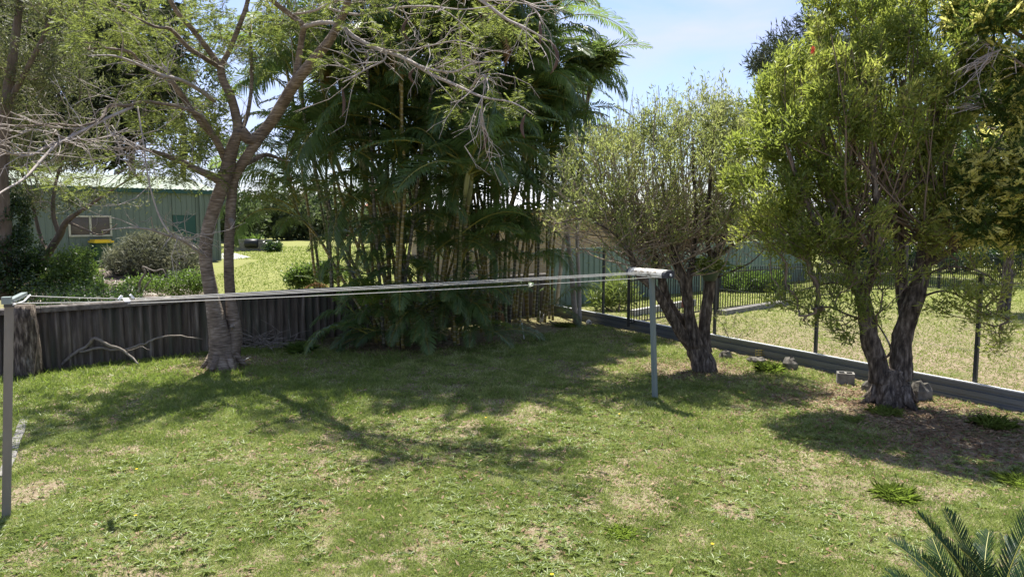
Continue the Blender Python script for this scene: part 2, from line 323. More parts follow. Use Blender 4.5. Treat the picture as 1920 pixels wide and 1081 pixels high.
# ------------------------------------------------------------------ ground sheet
def axis(lo, hi, fine_lo, fine_hi, step, grow=1.25):
    a = list(np.arange(fine_lo, fine_hi+1e-6, step)); s = step
    while a[-1] < hi: s *= grow; a.append(a[-1]+s)
    s = step
    while a[0] > lo: s *= grow; a.insert(0, a[0]-s)
    return np.array(a)
xs = axis(-900, 900, -22, 26, .22); ys = axis(-60, 1500, 0, 48, .22)
X, Y = np.meshgrid(xs, ys); Z = gh(X, Y)
nx, ny = len(xs), len(ys)
idx = (np.arange(ny-1)[:, None]*nx+np.arange(nx-1)[None, :]).ravel()
tag(link('ground', raw_mesh('ground', np.stack([X, Y, Z], -1).reshape(-1, 3), np.stack([idx, idx+1, idx+nx+1, idx+nx], 1), [M['ground']], smooth=True)), kind='structure')

# ------------------------------------------------------------------ branching crown generator
def ell(px, py, D, rx, ry, rd): 
    c = P(px, py, D); return (c, np.array([rx*D/F, rd, ry*D/F]))
def in_blobs(rng, blobs, n, shell=0.0):
    vol = np.array([b[1].prod()**.8 for b in blobs]); vol /= vol.sum(); ks = rng.choice(len(blobs), n, p=vol)
    d = rng.normal(size=(n, 3)); d /= np.linalg.norm(d, axis=1, keepdims=True)
    r = rng.random(n)**(1/3); r = r*(1-shell)+shell*(0.75+.25*rng.random(n))
    C = np.array([b[0] for b in blobs])[ks]; R = np.array([b[1] for b in blobs])[ks]
    return C+d*r[:, None]*R
def clump(rng, T, k, f):
    C = T[rng.choice(len(T), k, replace=False)]; out = T.copy()
    for i in range(len(T)):
        j = int(np.argmin(np.linalg.norm(C-T[i], axis=1))); out[i] = T[i]+(C[j]-T[i])*f
    return out
def colonize(rng, skel, targets, seg=.35, upk=1.2, bend=.12, maxlen=9):
    """skel: list of polylines [(p,r),...]. returns (pos, parent, is_tip, nskel)"""
    pos = []; par = []
    for pl in skel:
        prev = -1
        for i, (p, r) in enumerate(pl):
            if prev >= 0:
                q = pos[prev]; n = max(1, int(np.linalg.norm(p-q)/seg))
                for k in range(1, n+1): pos.append(q+(p-q)*k/n); par.append(prev if k == 1 else len(pos)-2)
            else: pos.append(p); par.append(-1)
            prev = len(pos)-1
    ns = len(pos); cap = ns+len(targets)*14
    A = np.zeros((cap, 3)); A[:ns] = pos; par = list(par); n = ns; tips = []
    base = A[:ns]
    d0 = np.array([np.min(np.linalg.norm(base-t, axis=1)) for t in targets]); order = np.argsort(d0)
    for ti in order:
        t = targets[ti]; d = A[:n]-t; m = np.sqrt(1.6*d[:, 0]**2+1.6*d[:, 1]**2+d[:, 2]**2)+upk*np.maximum(d[:, 2]+.1, 0)
        j = int(np.argmin(m)); q = A[j].copy(); L = np.linalg.norm(t-q)
        if L < .05 or L > maxlen: continue
        k = min(12, max(2, int(L/seg)))
        off = rng.normal(size=3)*bend*L; off[2] -= .08*L
        prev = j
        for i in range(1, k+1):
            s = i/k; A[n] = q+(t-q)*s+off*4*s*(1-s)*.6+rng.normal(size=3)*.012*L*(i < k); par.append(prev); prev = n; n += 1
            if n >= cap-14: break
        tips.append(prev)
        if n >= cap-14: break
    return A[:n], np.array(par), tips, ns
def branch_mesh(mb, A, par, ns, r_tip=.006, expo=.45, rmax=.09, n_side=4, m=0):
    n = len(A); cnt = np.zeros(n); kids = [[] for _ in range(n)]
    for i in range(n):
        if par[i] >= 0: kids[par[i]].append(i)
    for i in range(n-1, -1, -1):
        if not kids[i]: cnt[i] = 1
        if par[i] >= 0: cnt[par[i]] += cnt[i]
    rad = np.minimum(rmax, r_tip*np.maximum(cnt, 1)**expo)
    starts = [i for i in range(ns, n) if par[i] < ns or kids[par[i]][int(np.argmax([cnt[k] for k in kids[par[i]]]))] != i]
    for i in starts:
        ch = [par[i], i]; rr = [rad[i], rad[i]]; c = i
        while kids[c]:
            c = max(kids[c], key=lambda k: cnt[k]); ch.append(c); rr.append(rad[c])
        rr[-1] *= .5
        mb.tube([A[k] for k in ch], rr, n_side if rr[0] > .012 else 3, m, cap=False)
    return rad, cnt
def smooth_poly(pl, sub=4):
    """Catmull-Rom through [(p,r)...]"""
    pts = [np.array(p) for p, r in pl]; rs = [r for p, r in pl]; out = []
    for i in range(len(pts)-1):
        p0 = pts[max(i-1, 0)]; p1 = pts[i]; p2 = pts[i+1]; p3 = pts[min(i+2, len(pts)-1)]
        for k in range(sub):
            t = k/sub; q = .5*((2*p1)+(-p0+p2)*t+(2*p0-5*p1+4*p2-p3)*t*t+(-p0+3*p1-3*p2+p3)*t**3)
            out.append((q, rs[i]+(rs[i+1]-rs[i])*t))
    out.append((pts[-1], rs[-1])); return out
def limb(spec, sub=4): return smooth_poly([(P(x, y, D), r) for x, y, D, r in spec], sub)

def foliage(rng, A, par, tips, per, spread, L, W, up=.25, jit=.7, back=2, fold=.25, droop=0.0, flat=None):
    pts = []; dirs = []
    for t in tips:
        k = t; b = 0
        while b <= back and k >= 0 and par[k] >= 0:
            d = A[k]-A[par[k]]; m = per if b == 0 else per*2//3
            s = rng.random((m, 1)); pts.append(A[par[k]]+d*s+rng.normal(size=(m, 3))*spread); dd = d/(np.linalg.norm(d)+1e-9); dirs.append(np.repeat(dd[None], m, 0)); k = par[k]; b += 1
    Pn = np.concatenate(pts); Dn = np.concatenate(dirs)+np.array([0, 0, up]); Dn = jitter_dirs(Dn, rng, jit)
    n = len(Pn); return leaves(Pn, Dn, L*(.6+.8*rng.random(n)), W*(.7+.6*rng.random(n)), rng, fold, droop, flat)

# ================================================================== BACK FENCE (corrugated sheets)
rng = np.random.default_rng(7)
def fence_back():
    L = np.linalg.norm(CORNER-LFT); ft = thing('corrugated_fence', 'low dark weathered corrugated cement sheet fence across the back left of the yard', 'fence', (LFT[0], LFT[1], 0))
    ax = [np.array([*bd, 0]), np.array([*bn, 0]), np.array([0, 0, 1.])]
    org = np.array([LFT[0], LFT[1], 0]); h = 1.10; n = int(L/1.05); w = L/n
    for i in range(n):
        mb = MB(); k = 37; vs = []; fs = []; hh = h+rng.uniform(-.012, .012)
        for j in range(k):
            s = i*w+j*(w+.03)/(k-1); o = .046*math.cos(2*math.pi*s/.172)+(.006 if i % 2 else 0)
            for z in (-.05, hh): vs.append(org+ax[0]*s+ax[1]*o+ax[2]*z); 
        m0 = len(vs)
        for j in range(k):
            s = i*w+j*(w+.03)/(k-1); o = .046*math.cos(2*math.pi*s/.172)+.008+(.006 if i % 2 else 0)
            for z in (-.05, hh): vs.append(org+ax[0]*s+ax[1]*o+ax[2]*z)
        for j in range(k-1):
            fs.append((2*j, 2*j+2, 2*j+3, 2*j+1)); fs.append((m0+2*j+1, m0+2*j+3, m0+2*j+2, m0+2*j)); fs.append((2*j+1, 2*j+3, m0+2*j+3, m0+2*j+1))
        mb.add(vs, fs); link('sheet', mb.mesh('sheet', [M['asbestos']], org, True), ft)
    nc = 8; wc = L/nc
    for i in range(nc):
        mb = MB(); a = org+ax[0]*(i*wc+.004)+ax[2]*(h-.035)+ax[2]*rng.uniform(-.008, .008); b = a+ax[0]*(wc-.008)
        prof = [(-.07,-.045),(-.07,.04),(-.045,.065),(.045,.065),(.07,.04),(.07,-.045)]
        vs = [q+ax[1]*o+ax[2]*(z+.03) for q in (a, b) for o, z in prof]
        fs = [(j, (j+1) % 6, 6+(j+1) % 6, 6+j) for j in range(6)]+[(5,4,3,2,1,0),(6,7,8,9,10,11)]
        mb.add(vs, fs); link('capping', mb.mesh('capping', [M['fence_cap']], org), ft)
fence_back()

# stump against the fence, far left
def stump():
    r_ = np.random.default_rng(3); p, _ = on_line(38, LFT, CORNER); p = p-bn*.32; b = np.array([p[0], p[1], 0])
    t = thing('tree_stump', 'thick dark tree stump standing against the left end of the corrugated fence', 'tree stump', b)
    mb = MB(); mb.tube([b+[0,0,-.05], b+[0,0,.12], b+[.01,0,.5], b+[-.02,0,.95], b+[-.02,0,1.22]], [.27,.235,.2,.19,.18], 14, 0, .06, r_)
    link('trunk', mb.mesh('trunk', [M['bark_dark']], b, True), t)
    mb = MB(); v0 = b+[.22,-.18,.02]
    mb.tube([v0, v0+[.1,0,.5], v0+[.13,.02,.85], v0+[.08,.03,1.1]], [.012,.01,.009,.006], 5); link('vine_stem', mb.mesh('vine_stem', [M['twig_brown']], b), t)
stump()

# ================================================================== SIDE BOUNDARY (steel sheet + posts)
def side_boundary():
    L = np.linalg.norm(RGT-CORNER); org = np.array([CORNER[0], CORNER[1], 0.])
    ax = [np.array([*sd, 0]), np.array([*sn, 0]), np.array([0, 0, 1.])]
    t = thing('steel_edging', 'long low grey ribbed steel sheet retaining edge along the right boundary', 'retaining edge', org)
    n = 7; w = L/n
    prof = [(0,-.04),(0,.04),(.026,.052),(.026,.085),(0,.097),(0,.165),(.026,.177),(.026,.205),(0,.217),(0,.275)]
    for i in range(n):
        mb = MB(); dz = rng.uniform(-.006, .006); o2 = .004*(i % 2); lo, hi = i*w, (i+1)*w+.02
        vs = [org+ax[0]*s+ax[1]*(o+o2+bk)+ax[2]*(z+dz) for bk in (0, .004) for s in (lo, hi) for o, z in prof]
        k = len(prof); fs = [(j+1, j, k+j, k+j+1) for j in range(k-1)]+[(2*k+j, 2*k+j+1, 3*k+j+1, 3*k+j) for j in range(k-1)]
        mb.add(vs, fs); link('sheet', mb.mesh('sheet', [M['steel_sheet']], org), t)
        mb = MB(); mb.box(org+ax[0]*(lo+w/2)+ax[1]*(.012+o2)+ax[2]*(.285+dz), (w-.01, .045, .018), ax=ax); link('capping', mb.mesh('capping', [M['steel_cap']], org), t)
    # wire fence posts on the boundary
    wf = thing('wire_fence', 'open wire fence of slim dark posts and strands above the steel edging', 'fence', org)
    for px in (1128, 1338, 1530, 1835):
        p, s = on_line(px, CORNER, RGT); b = np.array([p[0]+sn[0]*.06, p[1]+sn[1]*.06, 0]); mb = MB()
        mb.box(b+[0,0,.95], (.05, .05, 1.9), math.atan2(sd[1], sd[0])); mb.box(b+[0,0,1.905], (.058, .058, .012), math.atan2(sd[1], sd[0]))
        link('post', mb.mesh('post', [M['post_dark']], org), wf)
    for z in (.75, 1.25, 1.8):
        mb = MB(); a = org+ax[1]*.06; mb.tube([a+ax[0]*s+ax[2]*(z+.015*math.sin(s*1.3)) for s in np.linspace(.3, L, 24)], .0018, 4); link('wire', mb.mesh('wire', [M['post_dark']], org), wf)
side_boundary()

# ================================================================== GREEN STEEL BACK FENCE of the right neighbour
def colorbond():
    a0 = CORNER+bd*.15; t = thing('green_panel_fence', 'tall pale green ribbed steel panel fence at the back of the neighbouring garden', 'fence', (a0[0], a0[1], 0))
    ax = [np.array([*bd, 0]), np.array([*bn, 0]), np.array([0, 0, 1.])]; org = np.array([a0[0], a0[1], 0.])
    for i in range(6):
        lo = i*2.42; mb = MB(); vs = []; n = 0
        s = lo+.03; pr = []
        while s < lo+2.37: pr += [(s, 0), (s+.09, 0), (s+.11, .03), (s+.17, .03), (s+.19, 0)]; s += .235
        base = .05
        for (u, o) in pr:
            for z in (.03, 1.74): vs.append(org+ax[0]*u+ax[1]*o+ax[2]*(z+base))
        m0 = len(vs)
        fs = [(2*j, 2*j+2, 2*j+3, 2*j+1) for j in range(len(pr)-1)]
        mb.add(vs, fs); link('panel', mb.mesh('panel', [M['colorbond']], org), t)
        mb = MB(); mb.box(org+ax[0]*(lo+1.21)+ax[2]*1.81, (2.34, .05, .06), ax=ax); mb.box(org+ax[0]*(lo+1.21)+ax[2]*.08, (2.34, .05, .06), ax=ax); link('rail', mb.mesh('rail', [M['colorbond']], org), t)
        mb = MB(); mb.box(org+ax[0]*(lo)+ax[2]*.93, (.06, .065, 1.86), ax=ax); link('post', mb.mesh('post', [M['colorbond']], org), t)
colorbond()

# ================================================================== POOL FENCE
M['path'] = surf('path', [(.3,.29,.27),(.4,.39,.36)], 2, .9, 0)
def pool_fence():
    pts = [G(1178, 612, .16), G(1345, 584, .16), G(1470, 570, .16), G(1598, 549, .16), G(1760, 541, .16), G(1990, 532, .16)]
    t = thing('pool_fence', 'black tubular steel pool fence crossing the neighbouring lawn', 'fence', pts[0])
    o = pts[0]; hgt = 1.2
    for i in range(len(pts)-1):
        a, b = pts[i].copy(), pts[i+1].copy(); a[2] = b[2] = .16; d = b-a; Ln = np.linalg.norm(d); u = d/Ln; rz = math.atan2(u[1], u[0])
        mb = MB()
        for z in (.09, hgt-.12): mb.box((a+b)/2+[0,0,z], (Ln-.05, .025, .03), rz)
        link('rail', mb.mesh('rail', [M['black_metal']], o), t)
        mb = MB(); n = int(Ln/.105)
        for k in range(1, n): mb.box(a+d*k/n+[0,0,hgt/2+.03], (.018, .018, hgt-.08), rz)
        tag(link('picket_panel', mb.mesh('picket_panel', [M['black_metal']], o), t), kind='stuff')
    for p in pts[:-1]:
        mb = MB(); mb.box((p[0], p[1], .16+.62), (.065, .065, 1.24)); mb.box((p[0], p[1], .16+1.25), (.08, .08, .02)); link('post', mb.mesh('post', [M['black_metal']], o), t)
    # concrete kerb under the fence
    a, b = G(1352, 590, .16), G(1480, 569, .16); mb = MB(); d = b-a; rz = math.atan2(d[1], d[0]); mb.box((a+b)/2+[0,0,.05], (np.linalg.norm(d), .25, .14), rz)
    tag(link('kerb', mb.mesh('kerb', [M['concrete']])), kind='structure')
    a, b = G(1185, 594, .16), G(1300, 572, .16); mb = MB(); d = b-a; rz = math.atan2(d[1], d[0]); mb.box((a+b)/2+[0,0,.08], (np.linalg.norm(d), .14, .2), rz)
    tag(link('path', mb.mesh('path', [M['path']])), kind='structure')
pool_fence()

# ================================================================== CLOTHESLINE
def clothesline():
    A = G(12, 968); B = G(1228, 747); A = np.array([A[0], A[1], 0]); B = np.array([B[0], B[1], 0])
    u = (B-A)/np.linalg.norm(B-A); v = np.array([u[1], -u[0], 0.]); rz = math.atan2(u[1], u[0]); za = 1.93; zb = 1.90
    t = thing('clothesline', 'retractable clothesline strung between two metal posts across the lawn', 'clothesline', A)
    ax = [u, v, np.array([0,0,1.])]
    mb = MB(); TA = P(17, 585, A[1]+.05); ea = TA-A; ea /= np.linalg.norm(ea); axp = [u, v, ea]; mb.box((A+TA)/2, (.068, .068, np.linalg.norm(TA-A)+.1), ax=axp); mb.box(TA+ea*.075, (.078, .078, .05), m=1, ax=axp); lp = link('post', mb.mesh('post', [M['galv'], M['plastic_dark']], A), t); lp['label'] = 'pale square post near the left edge'
    b0 = P(13, 567, A[1]-.05); b1 = P(46, 551, A[1]+.62); d = b1-b0; Lb = np.linalg.norm(d); e = d/Lb; w = np.cross(e, [0,0,1.]); w /= np.linalg.norm(w)
    mb = MB(); mb.box((b0+b1)/2, (Lb, .05, .035), ax=[e, w, np.array([0,0,1.])]); mb.box(b0+[0,0,.02], (.07, .07, .06), ax=[e, w, np.array([0,0,1.])])
    link('receiving_bar', mb.mesh('receiving_bar', [M['galv_green']], A), t)
    mb = MB(); mb.tube([b0+w*.045-[0,0,.02], (b0+b1)/2+w*.06-[0,0,.03], b1+w*.045-[0,0,.01]], .007, 5); link('hook_rod', mb.mesh('hook_rod', [M['steel_cap']], A), t)
    # right post
    mb = MB(); TB = P(1222, 520, B[1]); eb = TB-B; eb /= np.linalg.norm(eb); mb.box((B+TB)/2-eb*.03, (.062, .062, np.linalg.norm(TB-B)+.06), ax=[u, v, eb])
    link('post', mb.mesh('post', [M['galv_green']], A), t)['label'] = 'grey green square post under the cabinet'
    # cabinet: rounded shell, axis along v
    c = np.array([TB[0], TB[1], TB[2]+.06]); pr = [(-.085,-.045),(-.095,0),(-.085,.035),(-.05,.058),(.05,.066),(.085,.05),(.1,.01),(.09,-.045)]
    def hull(s0, s1, k=1.0, m=0):
        mbx = MB(); n = len(pr); vs = [c+v*s+u*(p*k)+np.array([0,0,z*k]) for s in (s0, s1) for p, z in pr]
        mbx.add(vs, [(j, (j+1) % n, n+(j+1) % n, n+j) for j in range(n)]+[tuple(range(n))[::-1], tuple(range(n, 2*n))]); return mbx
    cab = link('cabinet', hull(-.42, .3).mesh('cabinet', [M['cream']], A), t)
    e1 = hull(.3, .365, 1.04); e1.tube([c+v*.365, c+v*.385], .028, 10); link('end_cap', e1.mesh('end_cap', [M['plastic_dark']], A), t)
    mb = MB(); mb.tube([c+v*.385, c+v*.40], .018, 10); link('knob', mb.mesh('knob', [M['white_plastic']], A), t)
    e2 = hull(-.46, -.42, 1.04); link('end_cap', e2.mesh('end_cap', [M['plastic_dark']], A), t)
    # spreader
    s = P(237, 562, A[1]+.55); sp = s.copy()
    mb = MB()
    mb.box(s, (.05, .30, .012), ax=[u, v, np.array([0,0,1.])]); mb.box(s+u*.05+[0,0,.03], (.02, .05, .05), ax=[u*.8+np.array([0,0,.6]), v, np.array([-.6*u[0],-.6*u[1],.8])]); mb.box(s-u*.05+[0,0,.025], (.02, .06, .045), ax=[u*.8-np.array([0,0,.6]), v, np.array([.6*u[0],.6*u[1],.8])])
    link('spreader', mb.mesh('spreader', [M['white_plastic']], A), t)
    def ln(p, q, sag, r=.0042):
        m_ = MB(); m_.tube([p+(q-p)*k/16-np.array([0,0,sag*4*(k/16)*(1-k/16)]) for k in range(17)], r, 5); link('line', m_.mesh('line', [M['line']], A), t)
    for o in (-.15, .15): ln(b0+e*(.06 if o > 0 else Lb-.03)+[0,0,-.012], s+v*o*.8, .004)
    for k, o in enumerate((-.12, 0, .12)): ln(s+v*o, c-u*.095+v*(o*1.0+.0)+[0,0,.02], .006+.003*k, .0036)
    ln(s+v*.15+[0,0,-.02], c-u*.095+v*.24-[0,0,.03], .022, .0036)
clothesline()

# ================================================================== MAIN LEFT TREE
def main_tree():
    r_ = np.random.default_rng(11); b = G(420, 690); b[2] = 0
    t = thing('flame_tree', 'twin trunked tree with feathery leaves and wide spreading bare branches by the corrugated fence', 'tree', b)
    D = b[1]
    trunkA = [(418,694,D,.34),(416,668,D,.27),(412,630,D,.225),(398,560,D,.165),(386,490,D,.15),(388,440,D,.152),(402,390,D,.155),(418,345,D,.16),(428,310,D,.165),(436,275,D-.1,.13),(450,245,D-.15,.115)]
    trunkB = [(432,660,D+.1,.2),(440,625,D+.15,.16),(432,560,D+.2,.125),(429,480,D+.22,.12),(432,400,D+.22,.12),(438,340,D+.2,.12),(452,310,D+.1,.12),(478,272,D,.11),(500,240,D,.1)]
    limbs = [trunkA, trunkB,
      [(428,310,D,.12),(437,275,D-.05,.1),(446,245,D-.1,.085),(442,215,D-.1,.08),(432,180,D-.15,.075),(418,150,D-.15,.07),(413,125,D-.2,.065)],
      [(413,125,D-.2,.055),(395,100,D-.3,.05),(365,60,D-.5,.045),(330,20,D-.8,.04),(305,-30,D-1.1,.03)],
      [(413,125,D-.2,.05),(430,95,D-.2,.045),(448,50,D-.3,.04),(465,0,D-.4,.035),(470,-60,D-.5,.03)],
      [(450,245,D-.15,.115),(472,262,D-.05,.1),(500,240,D,.1),(530,195,D-.3,.1),(552,158,D-.6,.095),(590,110,D-1.0,.085),(622,70,D-1.3,.07),(650,10,D-1.7,.055),(665,-60,D-2,.04)],
      [(552,158,D-.6,.06),(560,110,D-.7,.055),(566,70,D-.8,.05),(568,48,D-.9,.05),(545,28,D-1.,.045),(515,5,D-1.2,.04),(480,-30,D-1.5,.03)],
      # long pale limb reaching right over the lawn
      [(566,52,D-.9,.036),(600,43,D-1.2,.036),(636,46,D-1.5,.034),(665,70,D-1.8,.032),(712,93,D-2.1,.03),(760,110,D-2.4,.028),(810,140,D-2.7,.024),(860,162,D-3.,.02),(905,182,D-3.3,.015),(960,192,D-3.6,.010),(1000,215,D-3.8,.006)],
      [(760,110,D-2.4,.018),(800,128,D-2.8,.016),(850,135,D-3.1,.014),(885,120,D-3.3,.01),(925,115,D-3.4,.006)],
      [(690,82,D-2.,.018),(720,90,D-2.3,.015),(721,112,D-2.4,.013),(690,128,D-2.6,.012),(665,143,D-2.7,.01),(642,155,D-2.8,.007)],
      [(645,50,D-1.6,.016),(655,75,D-1.8,.014),(670,95,D-1.9,.012),(690,100,D-2.,.01),(688,118,D-2.1,.008),(680,132,D-2.2,.005)],
      [(600,10,D-1.2,.022),(650,25,D-1.6,.02),(690,26,D-1.9,.018),(740,15,D-2.3,.016),(800,12,D-2.8,.013),(870,18,D-3.3,.009),(930,10,D-3.8,.006)],
      [(545,28,D-1.,.02),(590,20,D-1.3,.02),(620,5,D-1.5,.02),(660,-15,D-1.8,.018)],
      [(665,-60,D-2,.035),(760,-55,D-2.6,.032),(850,-30,D-3.1,.028),(905,3,D-3.4,.022),(950,36,D-3.6,.018),(990,55,D-3.8,.012),(1030,78,D-3.9,.007)],
      [(905,3,D-3.4,.018),(960,-5,D-3.7,.014),(1000,15,D-3.9,.01),(1018,45,D-4.,.006)],
      [(712,93,D-2.1,.014),(760,95,D-2.5,.012),(815,84,D-2.9,.01),(860,76,D-3.2,.007),(895,86,D-3.4,.004)],
      [(880,170,D-3.1,.012),(905,140,D-3.3,.01),(915,160,D-3.4,.006)],
      [(905,182,D-3.3,.010),(903,205,D-3.3,.008),(905,228,D-3.3,.005)],
      # left side limbs
      [(420,345,D,.1),(402,332,D-.1,.08),(370,318,D-.3,.06),(335,300,D-.5,.05),(300,288,D-.7,.04),(262,278,D-.9,.03),(215,278,D-1.2,.018)],
      [(423,300,D,.07),(405,262,D-.2,.06),(382,235,D-.4,.055),(358,205,D-.6,.05),(340,178,D-.8,.048),(318,150,D-1.,.045),(290,135,D-1.1,.035),(262,118,D-1.3,.028),(245,98,D-1.5,.022),(200,90,D-1.9,.014)],
      [(318,150,D-1.,.026),(312,130,D-1.1,.022),(303,120,D-1.1,.012)],
      [(410,125,D-.2,.045),(385,110,D-.6,.04),(352,88,D-.9,.035),(320,55,D-1.2,.028),(290,50,D-1.4,.022),(240,25,D-1.8,.015),(190,-10,D-2.,.01)],
      [(402,190,D-.3,.035),(372,168,D-.8,.032),(340,150,D-1.2,.028),(300,140,D-1.5,.024),(262,122,D-1.8,.02),(215,105,D-2.2,.015),(165,105,D-2.6,.008)],
      [(423,290,D,.055),(408,268,D-.3,.05),(392,240,D-.5,.045),(372,215,D-.8,.035),(335,200,D-1.1,.028),(300,194,D-1.4,.026),(270,190,D-1.6,.024),(238,198,D-1.8,.024),(205,198,D-2.,.022),(190,222,D-2.2,.02),(150,236,D-2.5,.016),(100,232,D-2.9,.012),(40,236,D-3.4,.01),(-30,228,D-4,.006)],
      [(250,200,D-1.7,.024),(200,222,D-2.1,.024),(165,240,D-2.4,.024),(130,258,D-2.7,.024),(105,272,D-3.,.022),(78,300,D-3.3,.02),(45,335,D-3.7,.016),(0,362,D-4.2,.012),(-40,400,D-4.6,.008)],
      [(128,260,D-2.7,.018),(95,272,D-3.,.018),(60,290,D-3.3,.016),(30,290,D-3.6,.014),(0,280,D-4,.01),(-40,270,D-4.4,.008)],
      [(130,258,D-2.7,.012),(165,262,D-2.7,.012),(200,256,D-2.6,.01),(240,240,D-2.5,.007)],
      [(130,262,D-2.7,.01),(100,250,D-3.,.009),(50,240,D-3.3,.008),(0,232,D-3.8,.006)],
      [(165,240,D-2.4,.012),(120,240,D-2.7,.01),(70,232,D-3,.009),(20,210,D-3.5,.006)],
      [(258,200,D-1.6,.014),(262,225,D-1.7,.012),(268,262,D-1.8,.011),(274,310,D-1.9,.011),(284,360,D-2.,.011),(300,408,D-2.,.012),(318,438,D-2.,.011)],
      [(195,228,D-2.2,.012),(205,245,D-2.2,.01),(222,270,D-2.3,.008),(232,286,D-2.3,.005)],
      [(385,480,D,.035),(366,466,D-.3,.03),(340,450,D-.7,.026),(310,440,D-1.,.022),(280,430,D-1.3,.018),(240,427,D-1.6,.012),(190,432,D-2.,.007)],
      [(318,438,D-.95,.014),(330,441,D-1.0,.010),(350,452,D-1.1,.007),(362,447,D-1.2,.005)],
      [(452,310,D+.1,.06),(475,300,D+.4,.05),(500,290,D+.8,.04),(530,300,D+1.2,.02)],
      [(440,270,D-.1,.05),(455,240,D+.2,.045),(466,205,D+.4,.04),(472,150,D+.6,.036),(470,80,D+.8,.03),(462,0,D+1.,.02)],
    ]
    for q in (0, 1): limbs[q] = [(x, y, d_, r_0*(.9 if y > 650 else .84 if y > 615 else .74)) for x, y, d_, r_0 in limbs[q]]
    sk = [limb(l, 4) for l in limbs]
    mb = MB()
    for k in range(6):
        a = k*1.05+.3; dr = np.array([math.cos(a), math.sin(a), 0]); mb.tube([b+dr*.16+[0,0,.3], b+dr*.3+[0,0,.1], b+dr*.42+[0,0,-.02]], [.08,.05,.02], 7)
    for i, l in enumerate(sk): mb.tube([p for p, r in l], [r for p, r in l], 14 if i < 2 else (9 if l[0][1] > .05 else 6), 0 if l[0][1] > .037 else 1, .05 if i < 2 else .02, r_)
    link('trunk', mb.mesh('trunk', [M['bark_grey'], M['twig_pale']], b, True), t)
    # broken stub scars
    mb = MB(); s0 = P(433, 412, D+.08); mb.tube([s0, s0+[.05,-.08,-.06], s0+[.06,-.12,-.16]], [.05,.045,.015], 7); link('branch_stub', mb.mesh('branch_stub', [M['deadwood']], b), t); mb = MB(); s0 = P(436, 612, D-.02); mb.tube([s0, s0+[.02,-.07,.03]], [.05,.03], 7)
    link('branch_stub', mb.mesh('branch_stub', [M['deadwood']], b), t)
    blobs = [ell(290,50,12.2,150,80,1.6), ell(330,190,12.2,90,90,1.3), ell(300,320,12.3,110,34,.9), ell(180,60,11.5,80,70,1.2), ell(440,60,12.8,90,90,1.3), ell(350,250,12.5,70,60,1.), ell(160,330,11.8,90,40,.8),
             ell(640,120,10.6,50,18,.4), ell(860,110,10.2,70,22,.5), ell(940,60,9.8,60,40,.5), ell(700,0,10.6,120,50,.8), ell(560,0,12,110,70,1.2), ell(870,180,10.2,40,30,.4), ell(960,175,9.8,40,30,.4), ell(500,350,14,40,30,.5), ell(330,320,11.8,80,22,.7), ell(760,60,10.4,120,60,.8)]
    w = [70,42,22,26,38,20,12,6,10,14,22,40,5,5,8,12,9]
    tg = np.concatenate([in_blobs(r_, [bl], k) for bl, k in zip(blobs, w)])
    A, par, tips, ns = colonize(r_, sk, tg, .28, .3, .16, 3.2)
    mb = MB(); branch_mesh(mb, A, par, ns, .0042, .45, .02, 4)
    # bare extra twigs on the pale limbs
    allp = [l for l in sk[6:]]
    for k in range(300):
        l = allp[r_.integers(len(allp))]; i = r_.integers(1, max(2, int(len(l)*.8))); p, rr = l[i]; d = l[i+1][0]-l[i-1][0]; d /= np.linalg.norm(d)+1e-9
        d = d*.9+r_.normal(size=3)*.6; d[2] += .1; L_ = r_.uniform(.25, 1.0)*1.2; q = [p]; 
        for j in range(4): d = d+r_.normal(size=3)*.38; d /= np.linalg.norm(d); q.append(q[-1]+d*L_/4)
        mb.tube(q, [min(rr*.6, .009), .0065, .005, .004, .002], 4, 1, cap=False)
        for j in (2, 3):
            e_ = d+r_.normal(size=3)*.6; e_ *= r_.uniform(.12,.3)/np.linalg.norm(e_); mb.tube([q[j], q[j]+e_*.5+r_.normal(size=3)*.015, q[j]+e_], [.004,.003,.0015], 3, 1, cap=False)
    link('branches', mb.mesh('branches', [M['bark_grey'], M['twig_pale']], b, True), t)
    # feathery compound leaves
    Ps, Ds, Ls, Ws = [], [], [], []
    for tp in tips:
        for q in range(r_.integers(4, 7)):
            base = A[tp]+r_.normal(size=3)*.04; d = A[tp]-A[par[tp]]; d = d/(np.linalg.norm(d)+1e-9)*.5+r_.normal(size=3)*.7; d[2] -= .1; d /= np.linalg.norm(d)
            L_ = r_.uniform(.2, .36); side = np.cross(d, [0,0,1.]); side /= np.linalg.norm(side)+1e-9
            for k in range(10):
                s = .12+.88*k/9; p = base+d*L_*s-np.array([0,0,.12*L_*s*s])
                for sg in (-1, 1):
                    Ps.append(p); Ds.append(side*sg+d*.55+r_.normal(size=3)*.12-np.array([0,0,.15])); Ls.append(.095*math.sin(math.pi*(.18+.72*s))+.015); Ws.append(.016)
    V, Fc = leaves(np.array(Ps), np.array(Ds), np.array(Ls), np.array(Ws), r_, .1)
    link('crown', raw_mesh('crown', V, Fc, [M['leaf_poinciana']], b), t)
    for (x, y, dd, L_) in [(640,163,10.4,.42),(1030,75,9.2,.42),(903,235,9.9,.34),(985,215,9.4,.3),(1012,40,9.2,.3),(690,95,11.1,.22),(782,125,10.5,.26),(770,30,10.4,.35)]:
        p = P(x, y, dd); a = r_.uniform(0, 6.28); h = np.array([math.cos(a), .3*math.sin(a), 0]); q = [p+h*.06*math.sin(k/5*3)*2-np.array([0,0,L_*k/5]) for k in range(6)]
        mb = MB(); mb.tube(q, [.006,.018,.024,.024,.018,.005], 7); link('seed_pod', mb.mesh('seed_pod', [M['pod']], b, True), t)
main_tree()

